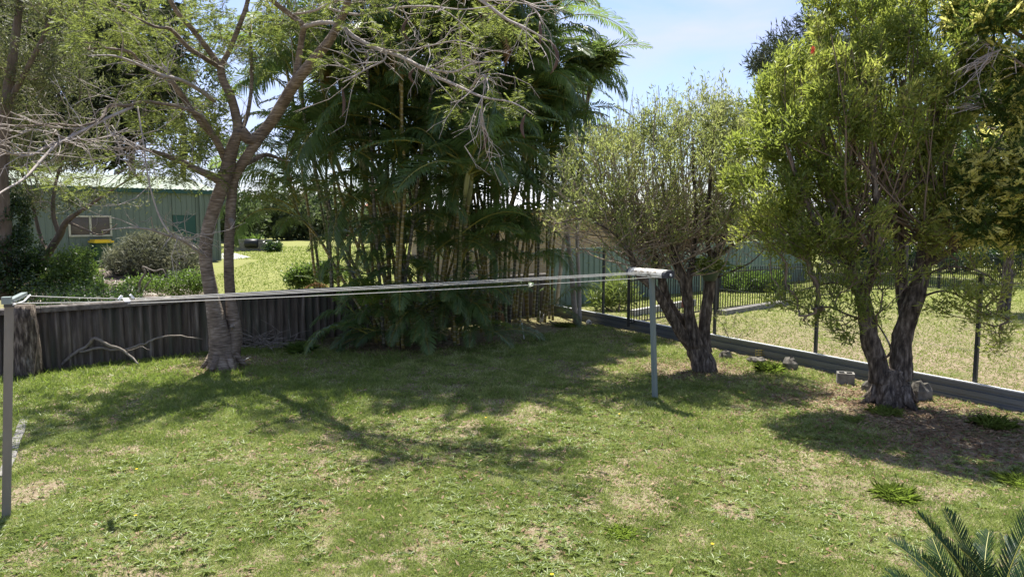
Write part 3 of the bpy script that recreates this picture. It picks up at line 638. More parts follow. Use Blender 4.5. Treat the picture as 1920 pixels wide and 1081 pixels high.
# ================================================================== PALMS
def frond_mesh(name, L, droop, nl, ll, lw, seed, mats, curl=.25):
    r_ = np.random.default_rng(seed); n = 12
    pts = []; ang = math.radians(62); p = np.zeros(3)
    for i in range(n+1):
        pts.append(p.copy()); a = ang-droop*(i/n)**1.25; p = p+np.array([math.cos(a), 0, math.sin(a)])*L/n
    mb = MB(); mb.tube(pts, [.016*(1-.85*i/n)+.002 for i in range(n+1)], 4, 0)
    def at(s):
        f = s*n; i = min(int(f), n-1); q = pts[i]+(pts[i+1]-pts[i])*(f-i); d = pts[i+1]-pts[i]; return q, d/np.linalg.norm(d)
    for k in range(nl):
        s = .16+.84*(k+.5)/nl; q, d = at(s); up = np.cross(d, [0,1.,0]); up = -up if up[2] < 0 else up
        env = math.sin(math.pi*min(1, .22+.8*s))**.6
        for sg in (-1, 1):
            l = ll*env*(.85+.3*r_.random()); o = np.array([0, sg, 0])*(.85)+d*(.55+.5*s)+up*(.28+r_.uniform(-.12,.12)); o /= np.linalg.norm(o)
            g = np.array([0,0,-1.]); m1 = q+o*l*.45+g*l*.05; m2 = q+o*l*.78+g*l*curl*.6; tp = q+o*l*.95+g*l*curl*1.3
            wv = d*lw/2*(1)
            mb.add([q, m1-wv, m1+wv, m2-wv*.7, m2+wv*.7, tp], [(0,1,2),(1,3,4,2),(3,5,4)], 1)
    return mb.mesh(name, mats)
FR = [frond_mesh('frond', 1.9+.12*i, math.radians([95,120,75,105,135,88][i]), 44, .55, .046, 20+i, [M['rachis'], M['frond']], [.3,.45,.2,.35,.5,.28][i]) for i in range(6)]
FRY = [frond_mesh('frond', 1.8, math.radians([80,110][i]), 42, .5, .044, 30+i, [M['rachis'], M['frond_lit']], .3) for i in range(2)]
FRD = frond_mesh('frond', 1.1, math.radians(125), 22, .35, .03, 41, [M['deadwood'], M['frond_dead']], .5)
FSM = [frond_mesh('frond', 1.2, math.radians([80,115][i]), 34, .44, .042, 50+i, [M['rachis'], M['frond']], .35) for i in range(2)]
def put_frond(parent, org, p, az, tilt, roll, scale, me):
    o = link('frond', me, parent); q = Quaternion((0,0,1), az) @ Quaternion((0,1,0), tilt) @ Quaternion((1,0,0), roll)
    o.rotation_mode = 'QUATERNION'; o.rotation_quaternion = q; o.location = [float(c) for c in (p-org)]; o.scale = (scale,)*3; return o
def palm_clump(base, label, canes, low, seed, rnd=0, mat='cane', htop=(4, 7.5), spread=1.6, mid=0):
    r_ = np.random.default_rng(seed); b = np.array([base[0], base[1], 0.]); t = thing('golden_cane_palm', label, 'palm', b, None)
    allc = [list(c) for c in canes]
    for k in range(rnd):
        a = r_.uniform(0, 6.28); s = r_.uniform(.15, .6); hh = r_.uniform(*htop); lean = r_.uniform(.1, 1)*spread
        p0 = b+np.array([math.cos(a)*s, math.sin(a)*s*.8, 0]); dirn = np.array([math.cos(a), math.sin(a)*.7, 0])
        allc.append([p0+dirn*lean*(q**1.3)+np.array([0,0,hh*q])+r_.normal(size=3)*.04 for q in np.linspace(0, 1, 6)])
    for c in allc:
        mb = MB(); sm = smooth_poly([(np.array(p), .037-.010*i/len(c)) for i, p in enumerate(c)], 7)
        mb.tube([p for p, r in sm], [r for p, r in sm], 8); mt = [M[mat], M['cane_green'], M['cane_grey']][int(r_.choice(3, p=[.6,.2,.2]))]
        link('cane', mb.mesh('cane', [mt], b, True, True), t)
        top = sm[-1][0]; d = sm[-1][0]-sm[-4][0]; d /= np.linalg.norm(d)
        mb = MB(); mb.tube([top-d*.02, top+d*.25, top+d*.55, top+d*.75], [.04,.052,.038,.02], 8); link('crownshaft', mb.mesh('crownshaft', [M['shaft']], b, True), t)
        nf = r_.integers(8, 11); a0 = r_.uniform(0, 6.28)
        for k in range(nf):
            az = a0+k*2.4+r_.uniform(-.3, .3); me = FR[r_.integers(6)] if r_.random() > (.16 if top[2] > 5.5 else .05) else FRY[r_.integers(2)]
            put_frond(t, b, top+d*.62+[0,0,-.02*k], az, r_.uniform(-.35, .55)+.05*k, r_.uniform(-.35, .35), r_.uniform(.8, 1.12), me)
        if r_.random() < .25: put_frond(t, b, top+d*.3, r_.uniform(0,6.28), 1.2, 0, 1, FRD)
    for k in range(mid):
        c = allc[r_.integers(len(allc))]; q = r_.uniform(.35, .85)*(len(c)-1); i = int(q); p = np.array(c[i])+(np.array(c[i+1])-np.array(c[i]))*(q-i)
        if p[2] < 1.6: continue
        put_frond(t, b, p, r_.uniform(-2.9, -.2) if k % 3 else r_.uniform(0, 6.28), r_.uniform(-.1, .8), r_.uniform(-.4, .4), r_.uniform(.75, 1.05), FR[r_.integers(6)])
    for k in range(low):
        a = r_.uniform(0, 6.28) if k % 5 < 2 else r_.uniform(-2.7, -.4); rr = r_.uniform(.2, .95); p = b+np.array([math.cos(a)*rr, math.sin(a)*rr*.7, r_.uniform(.1, 1.0) if k % 5 > 2 else r_.uniform(.05, 2.3)])
        az = a+r_.uniform(-.7, .7); put_frond(t, b, p, az, r_.uniform(-.1, .7), r_.uniform(-.4,.4), r_.uniform(.5, .85), (FSM+FR)[r_.integers(8)] if r_.random() > .1 else (FRD if r_.random() < .5 else FRY[0]))
    return t
def cpx(lst): return [P(x, y, D) for x, y, D in lst]
g1 = G(742, 648); d1 = g1[1]
palm_clump(g1, 'left palm clump with yellow ringed canes fanning out to the left', [
  cpx([(728,640,d1),(705,595,d1-.1),(680,530,d1-.2),(640,450,d1-.3),(600,360,d1-.4),(588,300,d1-.4),(572,230,d1-.4),(566,170,d1-.4)]),
  cpx([(742,640,d1),(728,600,d1),(690,510,d1-.1),(655,420,d1-.2),(635,350,d1-.2),(612,265,d1-.2),(604,150,d1-.2)]),
  cpx([(750,640,d1+.2),(735,560,d1+.2),(722,515,d1+.2),(710,440,d1+.2),(700,360,d1+.2),(698,280,d1+.2),(705,205,d1+.1)]),
  cpx([(755,640,d1+.3),(742,520,d1+.3),(735,470,d1+.3),(718,390,d1+.3),(712,300,d1+.4),(700,150,d1+.4)]),
  cpx([(762,630,d1),(750,520,d1+.1),(748,450,d1+.1),(755,370,d1+.1),(762,290,d1+.1)]),
  cpx([(690,600,d1+.5),(640,520,d1+.9),(600,450,d1+1.3),(560,400,d1+1.5),(545,350,d1+1.6)]),
  cpx([(700,600,d1+.5),(655,500,d1+.8),(628,430,d1+1.),(610,350,d1+1.1),(590,300,d1+1.1)]),
  ], 46, 5, 12, htop=(3.4, 8.0), spread=1.6, mid=24)
g2 = G(840, 640); d2 = g2[1]
palm_clump(g2, 'middle palm clump with low arching fronds over the mulch', [
  cpx([(825,630,d2),(828,560,d2),(832,500,d2),(845,440,d2),(856,380,d2),(868,300,d2+.1)]),
  cpx([(850,630,d2+.3),(858,520,d2+.5),(872,400,d2+.6),(872,270,d2+.7),(868,180,d2+.7)]),
  cpx([(810,630,d2+.3),(800,500,d2+.4),(806,400,d2+.4),(790,250,d2+.5),(800,120,d2+.5)])], 44, 6, 14, htop=(2.6, 8.3), spread=1.7, mid=46)
g3 = G(935, 620); d3 = g3[1]
palm_clump(g3, 'right palm clump of upright close standing canes beside the dead orange frond', [
  cpx([(912,610,d3),(911,500,d3),(908,390,d3),(915,250,d3+.2),(925,120,d3+.3)]),
  cpx([(925,610,d3),(928,500,d3),(927,380,d3),(935,260,d3),(950,160,d3)]),
  cpx([(945,610,d3),(946,520,d3),(953,420,d3),(975,330,d3),(985,230,d3)]),
  cpx([(955,605,d3+.2),(965,500,d3+.2),(980,390,d3+.2),(990,300,d3+.2),(998,220,d3+.2)])], 14, 7, 12, htop=(2.6, 8), spread=1.1, mid=44)
g4 = G(992, 602); 
palm_clump(g4, 'palm clump farthest right, tall sunlit fronds against open sky', [
  cpx([(1000,595,17.9),(1005,480,17.9),(1000,350,17.9),(1000,240,17.9),(1000,170,17.9)]),
  cpx([(1005,595,18.2),(1010,450,18.4),(1005,300,18.5),(1000,180,18.5),(1000,130,18.5)]),
  cpx([(1015,595,18.0),(1030,480,18.),(1035,390,18.),(1035,320,18.)])], 9, 9, 8, htop=(3.9, 6.0), spread=.5)
g5 = G(790, 615); 
palm_clump(g5, 'tall dark palm clump standing behind the others with its crowns at the top edge', [], 6, 12, 15, htop=(4.5, 9.2), spread=1.7)
g6 = G(640, 618, .0); g6 = g6+np.array([bn[0], bn[1], 0])*0
palm_clump(g6+np.array([0,.3,0]), 'tall palm clump at the left rear whose crowns fill the gap behind the sloping limb', [], 8, 15, 9, htop=(4.2, 8.6), spread=1.3)
tl = [o_ for o_ in COL.objects if o_.get('label','').startswith('left palm clump')][0]; tb = np.array(tl.location)
for (x, y, d_, az, ti, sc_) in [(556,165,14.3,3.3,-.25,1.15),(548,185,14.4,2.8,.2,1.1),(560,380,15.6,3.1,.1,1.1),(552,390,15.7,3.5,.5,1.05),(556,370,15.8,2.7,-.1,1.1),(545,400,15.5,3.0,.75,1.0)]: put_frond(tl, tb, P(x, y, d_), az, ti, .2, sc_, FR[1])
# dead orange frond
o = link('fallen_frond', FRD); o.location = [float(c) for c in G(915, 618)+np.array([-.2,0,.75])]; o.rotation_euler = (0, 1.0, -.4); tag(o, 'orange dead palm frond drooping at the foot of the right palm clump', 'dead frond')

# dracaena head at the right shoulder of the palms
def dracaena():
    r_ = np.random.default_rng(77); b = G(1040, 590); b[2] = 0; D = b[1]-1.3
    t = thing('dracaena', 'strap leaved bushy head on thin stems at the palms right shoulder', 'tree', b)
    stems = [[(1042,590,D+1.3,.06),(1058,450,D+.8,.055),(1085,320,D+.3,.05),(1098,220,D,.045),(1108,150,D,.035),(1112,95,D-.3,.03)], [(1098,220,D,.03),(1092,160,D-.3,.03),(1090,112,D-.4,.025)], [(1102,190,D,.028),(1118,145,D-.3,.025),(1132,108,D-.4,.02)], [(1085,320,D,.03),(1060,230,D+.3,.03),(1050,150,D+.3,.025)], [(1098,200,D,.02),(1104,150,D-.2,.02),(1100,120,D-.2,.02)]]
    mb = MB(); Ps = []; Ds = []
    for s in stems:
        l = limb(s); mb.tube([p for p, r in l], [r for p, r in l], 7)
        for (q, rr) in l[-3:]:
            n = 95; Ps.append(np.repeat(q[None], n, 0)+r_.normal(size=(n,3))*[.12,.12,.1]); d = r_.normal(size=(n,3)); d[:,2] = d[:,2]*.5+.25; Ds.append(d)
    link('trunk', mb.mesh('trunk', [M['twig_pale']], b, True), t)
    Pn = np.concatenate(Ps); Dn = np.concatenate(Ds); n = len(Pn)
    V, Fc = leaves(Pn, Dn,   .28+.28*r_.random(n), .042, r_, .2, .25); link('crown', raw_mesh('crown', V, Fc, [M['strap']], b), t)
dracaena()

# ================================================================== GENERIC TREE / SHRUB
def tree(name, label, cat, b, limbs, blobs, ntar, leaf, seg=.3, upk=1.2, per=8, spread=.05, Ll=.08, Wl=.014, r_tip=.004, bark='bark_brown', twig='twig_brown', seed=1, jit=.7, back=2, up=.25, droop=0, group=None, shell=.25, expo=.45, rmax=.08, leaf2=None, frac2=0, nside=14, wob=.09, extra=None, bend=.12, maxlen=9, clumpf=0.0, zf=None, stems=None, tscale=1.0):
    r_ = np.random.default_rng(seed); b = np.array(b, float); t = thing(name, label, cat, b, group)
    sk = [limb([(x, y, d_, r_0*tscale) for x, y, d_, r_0 in l], 4) for l in limbs]; mb = MB()
    for l in sk: mb.tube([p for p, r in l], [r for p, r in l], nside if l[0][1] > .04 else 6, 0, wob, r_)
    if cat == 'tree' and sk[0][0][1] > .24:
        for k in range(6):
            a = k*1.05+r_.uniform(-.2,.2); dr = np.array([math.cos(a), math.sin(a), 0]); r0 = sk[0][0][1]; mb.tube([b+dr*r0*.6+[0,0,.28], b+dr*r0*1.0+[0,0,.1], b+dr*r0*1.65+[0,0,-.02]], [r0*.38,r0*.28,.02], 7, 0, .1, r_)
    link('trunk', mb.mesh('trunk', [M[bark]], b, True), t)
    tg = in_blobs(r_, blobs, ntar, shell)
    if clumpf: tg = clump(r_, tg, max(4, ntar//16), clumpf)
    if extra is not None: tg = np.concatenate([tg, extra])
    st = [] if stems is None else stems(r_)
    A, par, tips, ns = colonize(r_, sk+st, tg, seg, upk, bend, maxlen)
    mb = MB(); branch_mesh(mb, A, par, ns, r_tip, expo, rmax)
    for l in st: mb.tube([p for p, r in l], [r for p, r in l], 5, 0, cap=False)
    link('branches', mb.mesh('branches', [M[twig]], b, True), t)
    tl = tips if zf is None else [q for q in tips if r_.random() < zf[2]+(1-zf[2])*min(1, max(0, (A[q][2]-zf[0])/(zf[1]-zf[0])))]
    V, Fc = foliage(r_, A, par, tl, per, spread, Ll, Wl, up, jit, back, droop=droop)
    mi = None; mats = [M[leaf]]
    if leaf2: mats.append(M[leaf2]); mi = np.repeat((r_.random(len(Fc)//2) < frac2).astype(int), 2)
    link('crown', raw_mesh('crown', V, Fc, mats, b, mi), t)
    return t, sk, A, par, tips

# ---- middle bottlebrush
b = G(1318, 694); b[2] = 0; D = b[1]
spikes = np.array([P(x+dx, y+dy, D+dd) for (x, y, dd) in [(1295,155,0),(1320,150,.3),(1355,145,-.2),(1260,170,.5),(1225,180,0),(1195,200,.3),(1160,215,-.2),(1385,180,.1),(1340,170,.6),(1275,200,-.3),(1140,240,0)] for dx, dy in ((0,-12),(2,8),(-3,28),(6,45),(-8,65))])
mid_limbs = [
  [(1322,698,D,.27),(1315,672,D,.24),(1302,645,D,.20)],
  [(1302,655,D,.13),(1280,628,D-.1,.115),(1262,600,D-.2,.1),(1245,570,D-.3,.09),(1225,540,D-.4,.08),(1205,522,D-.5,.07),(1190,505,D-.5,.05),(1170,440,D-.4,.04),(1150,400,D-.3,.03)],
  [(1300,648,D+.1,.12),(1290,615,D+.2,.11),(1268,590,D+.2,.1),(1250,560,D+.1,.09),(1240,520,D,.08),(1232,500,D,.07),(1218,440,D+.1,.05),(1200,380,D+.2,.035)],
  [(1308,650,D-.1,.13),(1296,610,D-.1,.115),(1290,570,D-.15,.105),(1286,535,D-.2,.12),(1272,500,D-.2,.1),(1262,460,D-.2,.07),(1250,400,D-.2,.045),(1240,330,D-.2,.03)],
  [(1286,535,D-.2,.09),(1296,505,D-.2,.07),(1300,470,D-.1,.05),(1305,400,D,.04),(1300,320,D,.03),(1298,250,D,.02)],
  [(1322,660,D,.14),(1320,620,D,.12),(1324,580,D,.115),(1330,540,D,.11),(1333,505,D,.10),(1338,485,D,.09),(1360,440,D+.2,.06),(1375,380,D+.3,.045),(1385,300,D+.4,.03)],
  [(1335,490,D,.05),(1325,440,D-.3,.045),(1330,360,D-.4,.035),(1335,280,D-.4,.025)],
  [(1345,480,D,.04),(1385,450,D-.1,.035),(1420,430,D-.2,.025),(1450,415,D-.3,.018)],
  [(1345,520,D,.02),(1380,505,D-.1,.018),(1410,490,D-.2,.014),(1440,460,D-.2,.01)],
  [(1205,522,D-.5,.035),(1180,470,D-.8,.03),(1140,430,D-1.,.02),(1090,410,D-1.2,.015),(1040,420,D-1.3,.01)],
]
mid_blobs = [ell(1290,300,D,130,130,1.4), ell(1190,320,D,95,110,1.3), ell(1110,340,D-.3,85,110,1.2), ell(1280,440,D,140,70,1.2), ell(1100,430,D-.6,95,60,.9), ell(1190,470,D-.4,80,45,.8), ell(1390,430,D,60,70,.9), ell(1410,300,D+.3,50,110,.8), ell(1370,300,D+.2,70,120,1.2), ell(1060,400,D-.9,60,45,.7), ell(1250,400,D,120,60,1.3), ell(1330,230,D,70,70,.9), ell(1160,400,D-.6,70,60,.9)]
def fan(roots, n, x0, x1, ytop, D, rad=.013, outer=1.0):
    def f(r_):
        out = []
        for k in range(n):
            rx, ry, rD = roots[r_.integers(len(roots))]; tx = r_.uniform(x0, x1); q = abs((tx-(x0+x1)/2)/((x1-x0)/2)); ty = ytop(q)+r_.uniform(-10, 130); 
            tx = rx+(tx-rx)*outer; p0 = P(rx+r_.normal()*6, ry+r_.normal()*12, rD); p3 = P(tx, ty, D+r_.uniform(-1.1, 1.1)); d = p3-p0
            p1 = p0+np.array([d[0]*.5, d[1]*.5, d[2]*.28]); p2 = p0+np.array([d[0]*.82, d[1]*.82, d[2]*.62]); w_ = r_.uniform(.7, 1.2)*rad
            out.append(smooth_poly([(p0, w_), (p1+r_.normal(size=3)*.05, w_*.85), (p2+r_.normal(size=3)*.06, w_*.65), (p3, w_*.3)], 4))
        return out
    return f
mid_roots = [(1190,505,D-.5),(1232,500,D),(1272,495,D-.2),(1285,525,D-.2),(1300,470,D-.1),(1338,485,D),(1360,450,D+.2),(1262,460,D-.2),(1218,445,D),(1150,410,D-.3),(1180,470,D-.6)]
tm = tree('bottlebrush_tree', 'bushy multi trunked olive tree right of the clothesline cabinet post', 'tree', b, mid_limbs, mid_blobs, 2500, 'leaf_olive', stems=fan(mid_roots, 190, 1010, 1425, lambda q: 165+170*q*q, D), clumpf=.15, zf=(2.3,4.1,.12), seg=.3, upk=2.6, per=11, spread=.055, Ll=.085, Wl=.02, r_tip=.0036, bark='bark_dark', twig='twig_mid', seed=21, extra=spikes, tscale=.88, expo=.5, rmax=.035, bend=.06)

# ---- right bottlebrush
b = G(1672, 757); b[2] = 0; D = b[1]
rl = [
  [(1672,765,D,.31),(1670,735,D,.27),(1668,710,D,.25),(1668,690,D,.2)],
  [(1650,715,D,.17),(1645,680,D,.155),(1632,640,D,.15),(1625,600,D,.13),(1618,560,D,.115),(1600,520,D,.10),(1588,480,D,.085),(1575,430,D-.1,.07),(1555,370,D-.2,.05),(1545,300,D-.2,.04),(1540,200,D-.2,.03)],
  [(1688,710,D,.19),(1690,670,D,.165),(1692,630,D,.16),(1705,590,D,.145),(1718,550,D,.14),(1728,510,D,.13),(1735,460,D,.115),(1738,400,D,.105),(1742,320,D,.09),(1750,240,D,.07),(1765,150,D,.05)],
  [(1700,600,D,.1),(1692,560,D+.2,.095),(1688,500,D+.2,.09),(1685,430,D+.2,.08),(1690,350,D+.2,.07),(1700,270,D+.3,.06),(1690,150,D+.3,.04)],
  [(1730,500,D,.07),(1765,480,D-.1,.06),(1795,460,D-.2,.045),(1825,425,D-.3,.03),(1850,390,D-.3,.02)],
  [(1588,480,D,.06),(1560,460,D-.3,.05),(1530,420,D-.5,.045),(1500,350,D-.6,.035),(1470,260,D-.6,.025)],
  [(1618,560,D,.07),(1640,500,D-.3,.06),(1645,430,D-.4,.055),(1640,340,D-.5,.045),(1630,240,D-.5,.03),(1620,130,D-.5,.02)],
  [(1738,400,D,.06),(1765,330,D+.1,.05),(1790,250,D+.1,.04),(1800,150,D+.1,.03)],
  [(1600,520,D,.05),(1590,440,D+.5,.045),(1600,340,D+.7,.04),(1600,220,D+.7,.03)],
  [(1555,370,D-.2,.035),(1520,300,D+.3,.03),(1480,220,D+.5,.025),(1460,140,D+.5,.02)],
  # low drooping twigs
  [(1625,600,D-.05,.02),(1590,590,D-.4,.018),(1555,575,D-.6,.014),(1520,580,D-.8,.009)],
  [(1645,680,D,.022),(1670,660,D-.3,.018),(1660,630,D-.4,.014),(1640,600,D-.5,.010)],
  [(1720,560,D,.022),(1770,545,D-.3,.018),(1820,565,D-.5,.014),(1870,590,D-.6,.009)],
  [(1725,520,D,.025),(1780,500,D-.4,.02),(1840,510,D-.6,.014),(1880,540,D-.7,.009)],
  [(1600,540,D,.02),(1560,530,D-.2,.016),(1500,545,D-.3,.01)],
]
rb = [ell(1600,210,D,190,190,1.5), ell(1500,230,D,110,150,1.2), ell(1720,130,D,120,170,1.2), ell(1440,330,D-.2,85,120,1.), ell(1400,300,D-.2,40,60,.5), ell(1600,400,D,200,80,1.3), ell(1595,70,D,95,90,1.), ell(1740,300,D,70,110,.8), ell(1640,-20,D,160,70,1.2), ell(1450,190,D,50,60,.8), ell(1500,430,D-.2,110,50,.8), ell(1730,420,D,110,60,.9), ell(1450,440,D-.2,80,60,.8), ell(1560,490,D-.3,110,45,.8), ell(1800,440,D-.2,70,60,.7)]
low = np.concatenate([in_blobs(np.random.default_rng(5), [ell(x, y, D-dd, rx, ry, .3)], n) for x, y, dd, rx, ry, n in [(1540,590,.6,50,36,50),(1590,620,.4,40,30,32),(1480,545,.4,60,38,60),(1600,540,.5,60,40,50),(1690,500,.6,60,40,50),(1850,600,.6,50,40,55),(1840,535,.7,60,35,60),(1770,560,.5,40,30,24),(1880,640,.6,28,30,24),(1890,500,.5,40,40,26),(1640,570,.4,40,30,14),(1790,470,.4,60,35,26),(1560,490,.3,70,40,40),(1480,440,.3,60,60,45)]])
tr = tree('bottlebrush_tree', 'large yellow green tree with twin dark trunks by the steel edging on the right', 'tree', b, rl, rb, 3300, 'leaf_bottle', stems=fan([(1588,480,D),(1575,430,D-.1),(1560,460,D-.3),(1640,480,D-.3),(1735,460,D),(1690,440,D+.2),(1742,330,D),(1795,460,D-.2),(1600,440,D+.5)], 110, 1395, 1860, lambda q: 10+200*q*q, D, .016, .85), clumpf=.44, zf=(2.2,3.9,.24), seg=.3, upk=2.0, per=14, spread=.055, Ll=.09, Wl=.021, r_tip=.0034, bark='bark_dark', twig='twig_brown', seed=22, extra=low, tscale=.88, expo=.47, rmax=.04, bend=.08, back=2)
def flower():
    p = P(1524, 94, D-1.2); r_ = np.random.default_rng(2); n = 90; d = r_.normal(size=(n,3)); V, Fc = leaves(np.repeat(p[None], n, 0)+r_.normal(size=(n,3))*[.005,.005,.02], d, .035, .006, r_)
    f = link('red_flower', raw_mesh('red_flower', V, Fc, [M['red_flower']], tr[0].location), tr[0])
flower()

# ---- golden conifer, far right
def conifer():
    r_ = np.random.default_rng(31); b = np.array([8.3, 9.9, .16]); t = thing('golden_conifer', 'golden tipped conifer hanging in from the top right corner', 'tree', b)
    sk = [[(b+[0,0,0], .2),(b+[0,0,2], .17),(b+[0,0,4], .13),(b+[.1,0,6.5], .07)]]
    for z, dx, dy, dz in [(2.3,-1.6,-.6,.5),(3.0,-1.9,-.3,.5),(3.6,-2.1,-.9,.9),(4.2,-2.0,-.2,1.),(4.8,-1.6,-.5,1.2),(3.3,-1.2,.9,.6),(5.2,-1.1,.3,1.),(2.7,-1.0,-1.2,.3)]:
        sk.append([(b+[0,0,z], .05),(b+[dx*.5,dy*.5,z+dz*.5], .035),(b+[dx,dy,z+dz], .012)])
    sk = [smooth_poly(l, 4) for l in sk]; mb = MB()
    for l in sk: mb.tube([p for p, r in l], [r for p, r in l], 8)
    link('trunk', mb.mesh('trunk', [M['bark_brown']], b, True), t)
    blobs = [ell(1900,60,9.6,110,70,1.1), ell(1850,30,9.6,60,50,.6), ell(1880,330,9.5,75,75,.8), ell(1910,200,9.9,70,90,.8), ell(1810,90,9.4,50,18,.3), ell(1780,165,9.3,45,14,.3), ell(1850,390,9.4,55,55,.5), ell(1930,420,9.6,70,60,.8), ell(2020,200,9.9,100,260,1.2), ell(1960,-80,9.8,120,80,1.)]
    ks = [110,50,120,90,22,16,60,70,160,90]
    tg = np.concatenate([in_blobs(r_, [bl], k, .5) for bl, k in zip(blobs, ks)])
    tg = clump(r_, tg, 46, .62); A, par, tips, ns = colonize(r_, sk, tg, .3, .4, .12); mb = MB(); branch_mesh(mb, A, par, ns, .005, .45, .03)
    for k in range(60):   # bare grey twigs
        p = P(r_.uniform(1770,1880), r_.uniform(70,210), 9.2+r_.uniform(-.3,.3)); j = int(np.argmin(np.linalg.norm(A-p, axis=1))); q = A[j]; d = p-q
        mb.tube([q, q+d*.35+r_.normal(size=3)*.05, q+d*.7+r_.normal(size=3)*.06, p], [.007,.006,.004,.002], 4, 1, cap=False)
    link('branches', mb.mesh('branches', [M['twig_brown'], M['twig_pale']], b, True), t)
    Ps=[];Ds=[];Ls=[];Ws=[];ms=[]
    for tp in tips:
        gt = r_.random() < .72
        for q in range(10):
            base = A[tp]+r_.normal(size=3)*.09; d = A[tp]-A[par[tp]]; d = d/(np.linalg.norm(d)+1e-9)*.8+r_.normal(size=3)*.55; d /= np.linalg.norm(d); L_ = r_.uniform(.16,.34); gold = 1 if r_.random() < (.85 if gt else .08) else 0
            side = np.cross(d, r_.normal(size=3)*.4+[0,0,1.]); side /= np.linalg.norm(side)+1e-9
            for k in range(7):
                s = k/7; p = base+d*L_*s
                for sg in (-1,1): Ps.append(p); Ds.append(d+side*sg*.8+r_.normal(size=3)*.12); Ls.append(.105*(1.1-.6*s)); Ws.append(.026); ms += [gold if s > .2 else 0]*2
    V, Fc = leaves(np.array(Ps), np.array(Ds), np.array(Ls), np.array(Ws), r_, .1)
    link('crown', raw_mesh('crown', V, Fc, [M['leaf_conifer'], M['leaf_gold']], b, ms), t)
conifer()

# ---- left edge tree, behind the fence
def gnd(px, D): 
    x = (px-960)/F*D; return np.array([x, D, float(gh(x, D))])
b = gnd(40, 17.5)
tree('paperbark_tree', 'leaning dark trunked tree with fine twiggy foliage behind the fence at the left edge', 'tree', b, [
  [(40,520,17.5,.2),(70,500,17.4,.17),(90,475,17.3,.15),(112,440,17.2,.13),(125,415,17,.1),(160,390,16.8,.06),(220,350,16.6,.035),(270,320,16.5,.02)],
  [(112,440,17.2,.09),(100,400,17.2,.08),(105,340,17.2,.06),(130,260,17.2,.045),(150,180,17.2,.03),(140,60,17.2,.02)],
  [(90,475,17.3,.08),(75,440,17.5,.07),(60,380,17.6,.06),(40,300,17.6,.05),(70,200,17.6,.04),(80,100,17.6,.03)],
  [(125,415,17,.06),(160,430,16.9,.04),(190,440,16.8,.03),(220,420,16.8,.015)]],
  [ell(90,330,17.4,110,70,1.3), ell(200,380,16.8,80,26,.7), ell(110,200,17.2,120,110,1.5), ell(60,80,17.5,130,100,1.6), ell(20,260,17.5,90,120,1.5)], 760, 'leaf_drab', seg=.35, upk=1., per=9, spread=.09, Ll=.11, Wl=.026, r_tip=.005, bark='bark_brown', twig='twig_pale', seed=41, tscale=.62)
b = gnd(0, 16)
tree('dark_tree', 'upright dark trunked tree cut by the left edge of the picture behind the stump', 'tree', b, [
  [(0,560,16,.2),(5,450,16,.18),(2,330,16,.15),(12,200,16,.12),(25,100,16,.09),(35,20,16,.07),(45,-60,16,.05)],
  [(12,200,16,.06),(50,130,15.9,.05),(85,60,15.8,.04),(100,0,15.8,.03)]],
  [ell(30,60,16,110,90,1.6), ell(20,180,16.2,80,70,1.4), ell(100,-20,16,120,60,1.5)], 340, 'leaf_drab', seg=.35, upk=.8, per=10, spread=.09, Ll=.12, Wl=.03, r_tip=.005, seed=42)

# ---- tall dark casuarinas behind the shed and other tall trees
def bigtree(name, label, px, D, blobs, n, leaf, Ll, Wl, seed, trunk_r=.3, per=8, spread=.35, droop=.4, seg=.9, bark='bark_brown', group=None, top=None):
    b = gnd(px, D); py0 = 540
    topy = top if top is not None else min((540.5-(F*math.tan(math.atan2(bl[0][2]-H, bl[0][1])+PITCH))) for bl in blobs)
    # trunk straight up through the crown
    zt = max(bl[0][2]+bl[1][2]*.6 for bl in blobs); r_ = np.random.default_rng(seed); k = 6
    pl = [(b+np.array([r_.normal()*.2*i/k, r_.normal()*.2*i/k, (zt-b[2])*i/k]), trunk_r*(1-.8*i/k)) for i in range(k+1)]
    t = thing(name, label, 'tree', b, group); sk = [smooth_poly(pl, 3)]; mb = MB(); mb.tube([p for p, r in sk[0]], [r for p, r in sk[0]], 8)
    link('trunk', mb.mesh('trunk', [M[bark]], b, True), t)
    tg = in_blobs(r_, blobs, n, .3); A, par, tips, ns = colonize(r_, sk, tg, seg, 1.0, .1, 14); mb = MB(); branch_mesh(mb, A, par, ns, .014, .45, trunk_r*.5, 3); link('branches', mb.mesh('branches', [M[bark]], b), t)
    V, Fc = foliage(r_, A, par, tips, per, spread, Ll, Wl, .1, .8, 1, droop=droop); link('crown', raw_mesh('crown', V, Fc, [M[leaf]], b), t)
bigtree('casuarina_tree', 'tall dark needle leaved tree behind the left end of the green shed', 120, 44, [ell(110,120,44,110,180,3.5), ell(170,40,44,110,120,3)], 420, 'leaf_casu', .75, .07, 51, per=20)
bigtree('casuarina_tree', 'tall dark needle leaved tree rising behind the middle of the shed roof', 255, 48, [ell(240,170,48,70,90,2.5), ell(260,60,48,90,110,3), ell(200,250,48,60,60,2)], 300, 'leaf_casu', .75, .07, 52, per=18)
bigtree('gum_tree', 'thin grey green gum tree with sky showing through behind the right end of the shed', 350, 52, [ell(340,230,52,75,60,3), ell(370,140,52,70,60,2.5), ell(400,280,52,55,40,2)], 220, 'leaf_far', .4, .09, 53, per=14, droop=.5)
bigtree('gum_tree', 'dense leafy gum tree showing at the far left edge above the shed', 10, 46, [ell(0,200,46,110,150,3.5), ell(30,60,46,120,110,3)], 380, 'leaf_casu', .6, .09, 54, per=18)
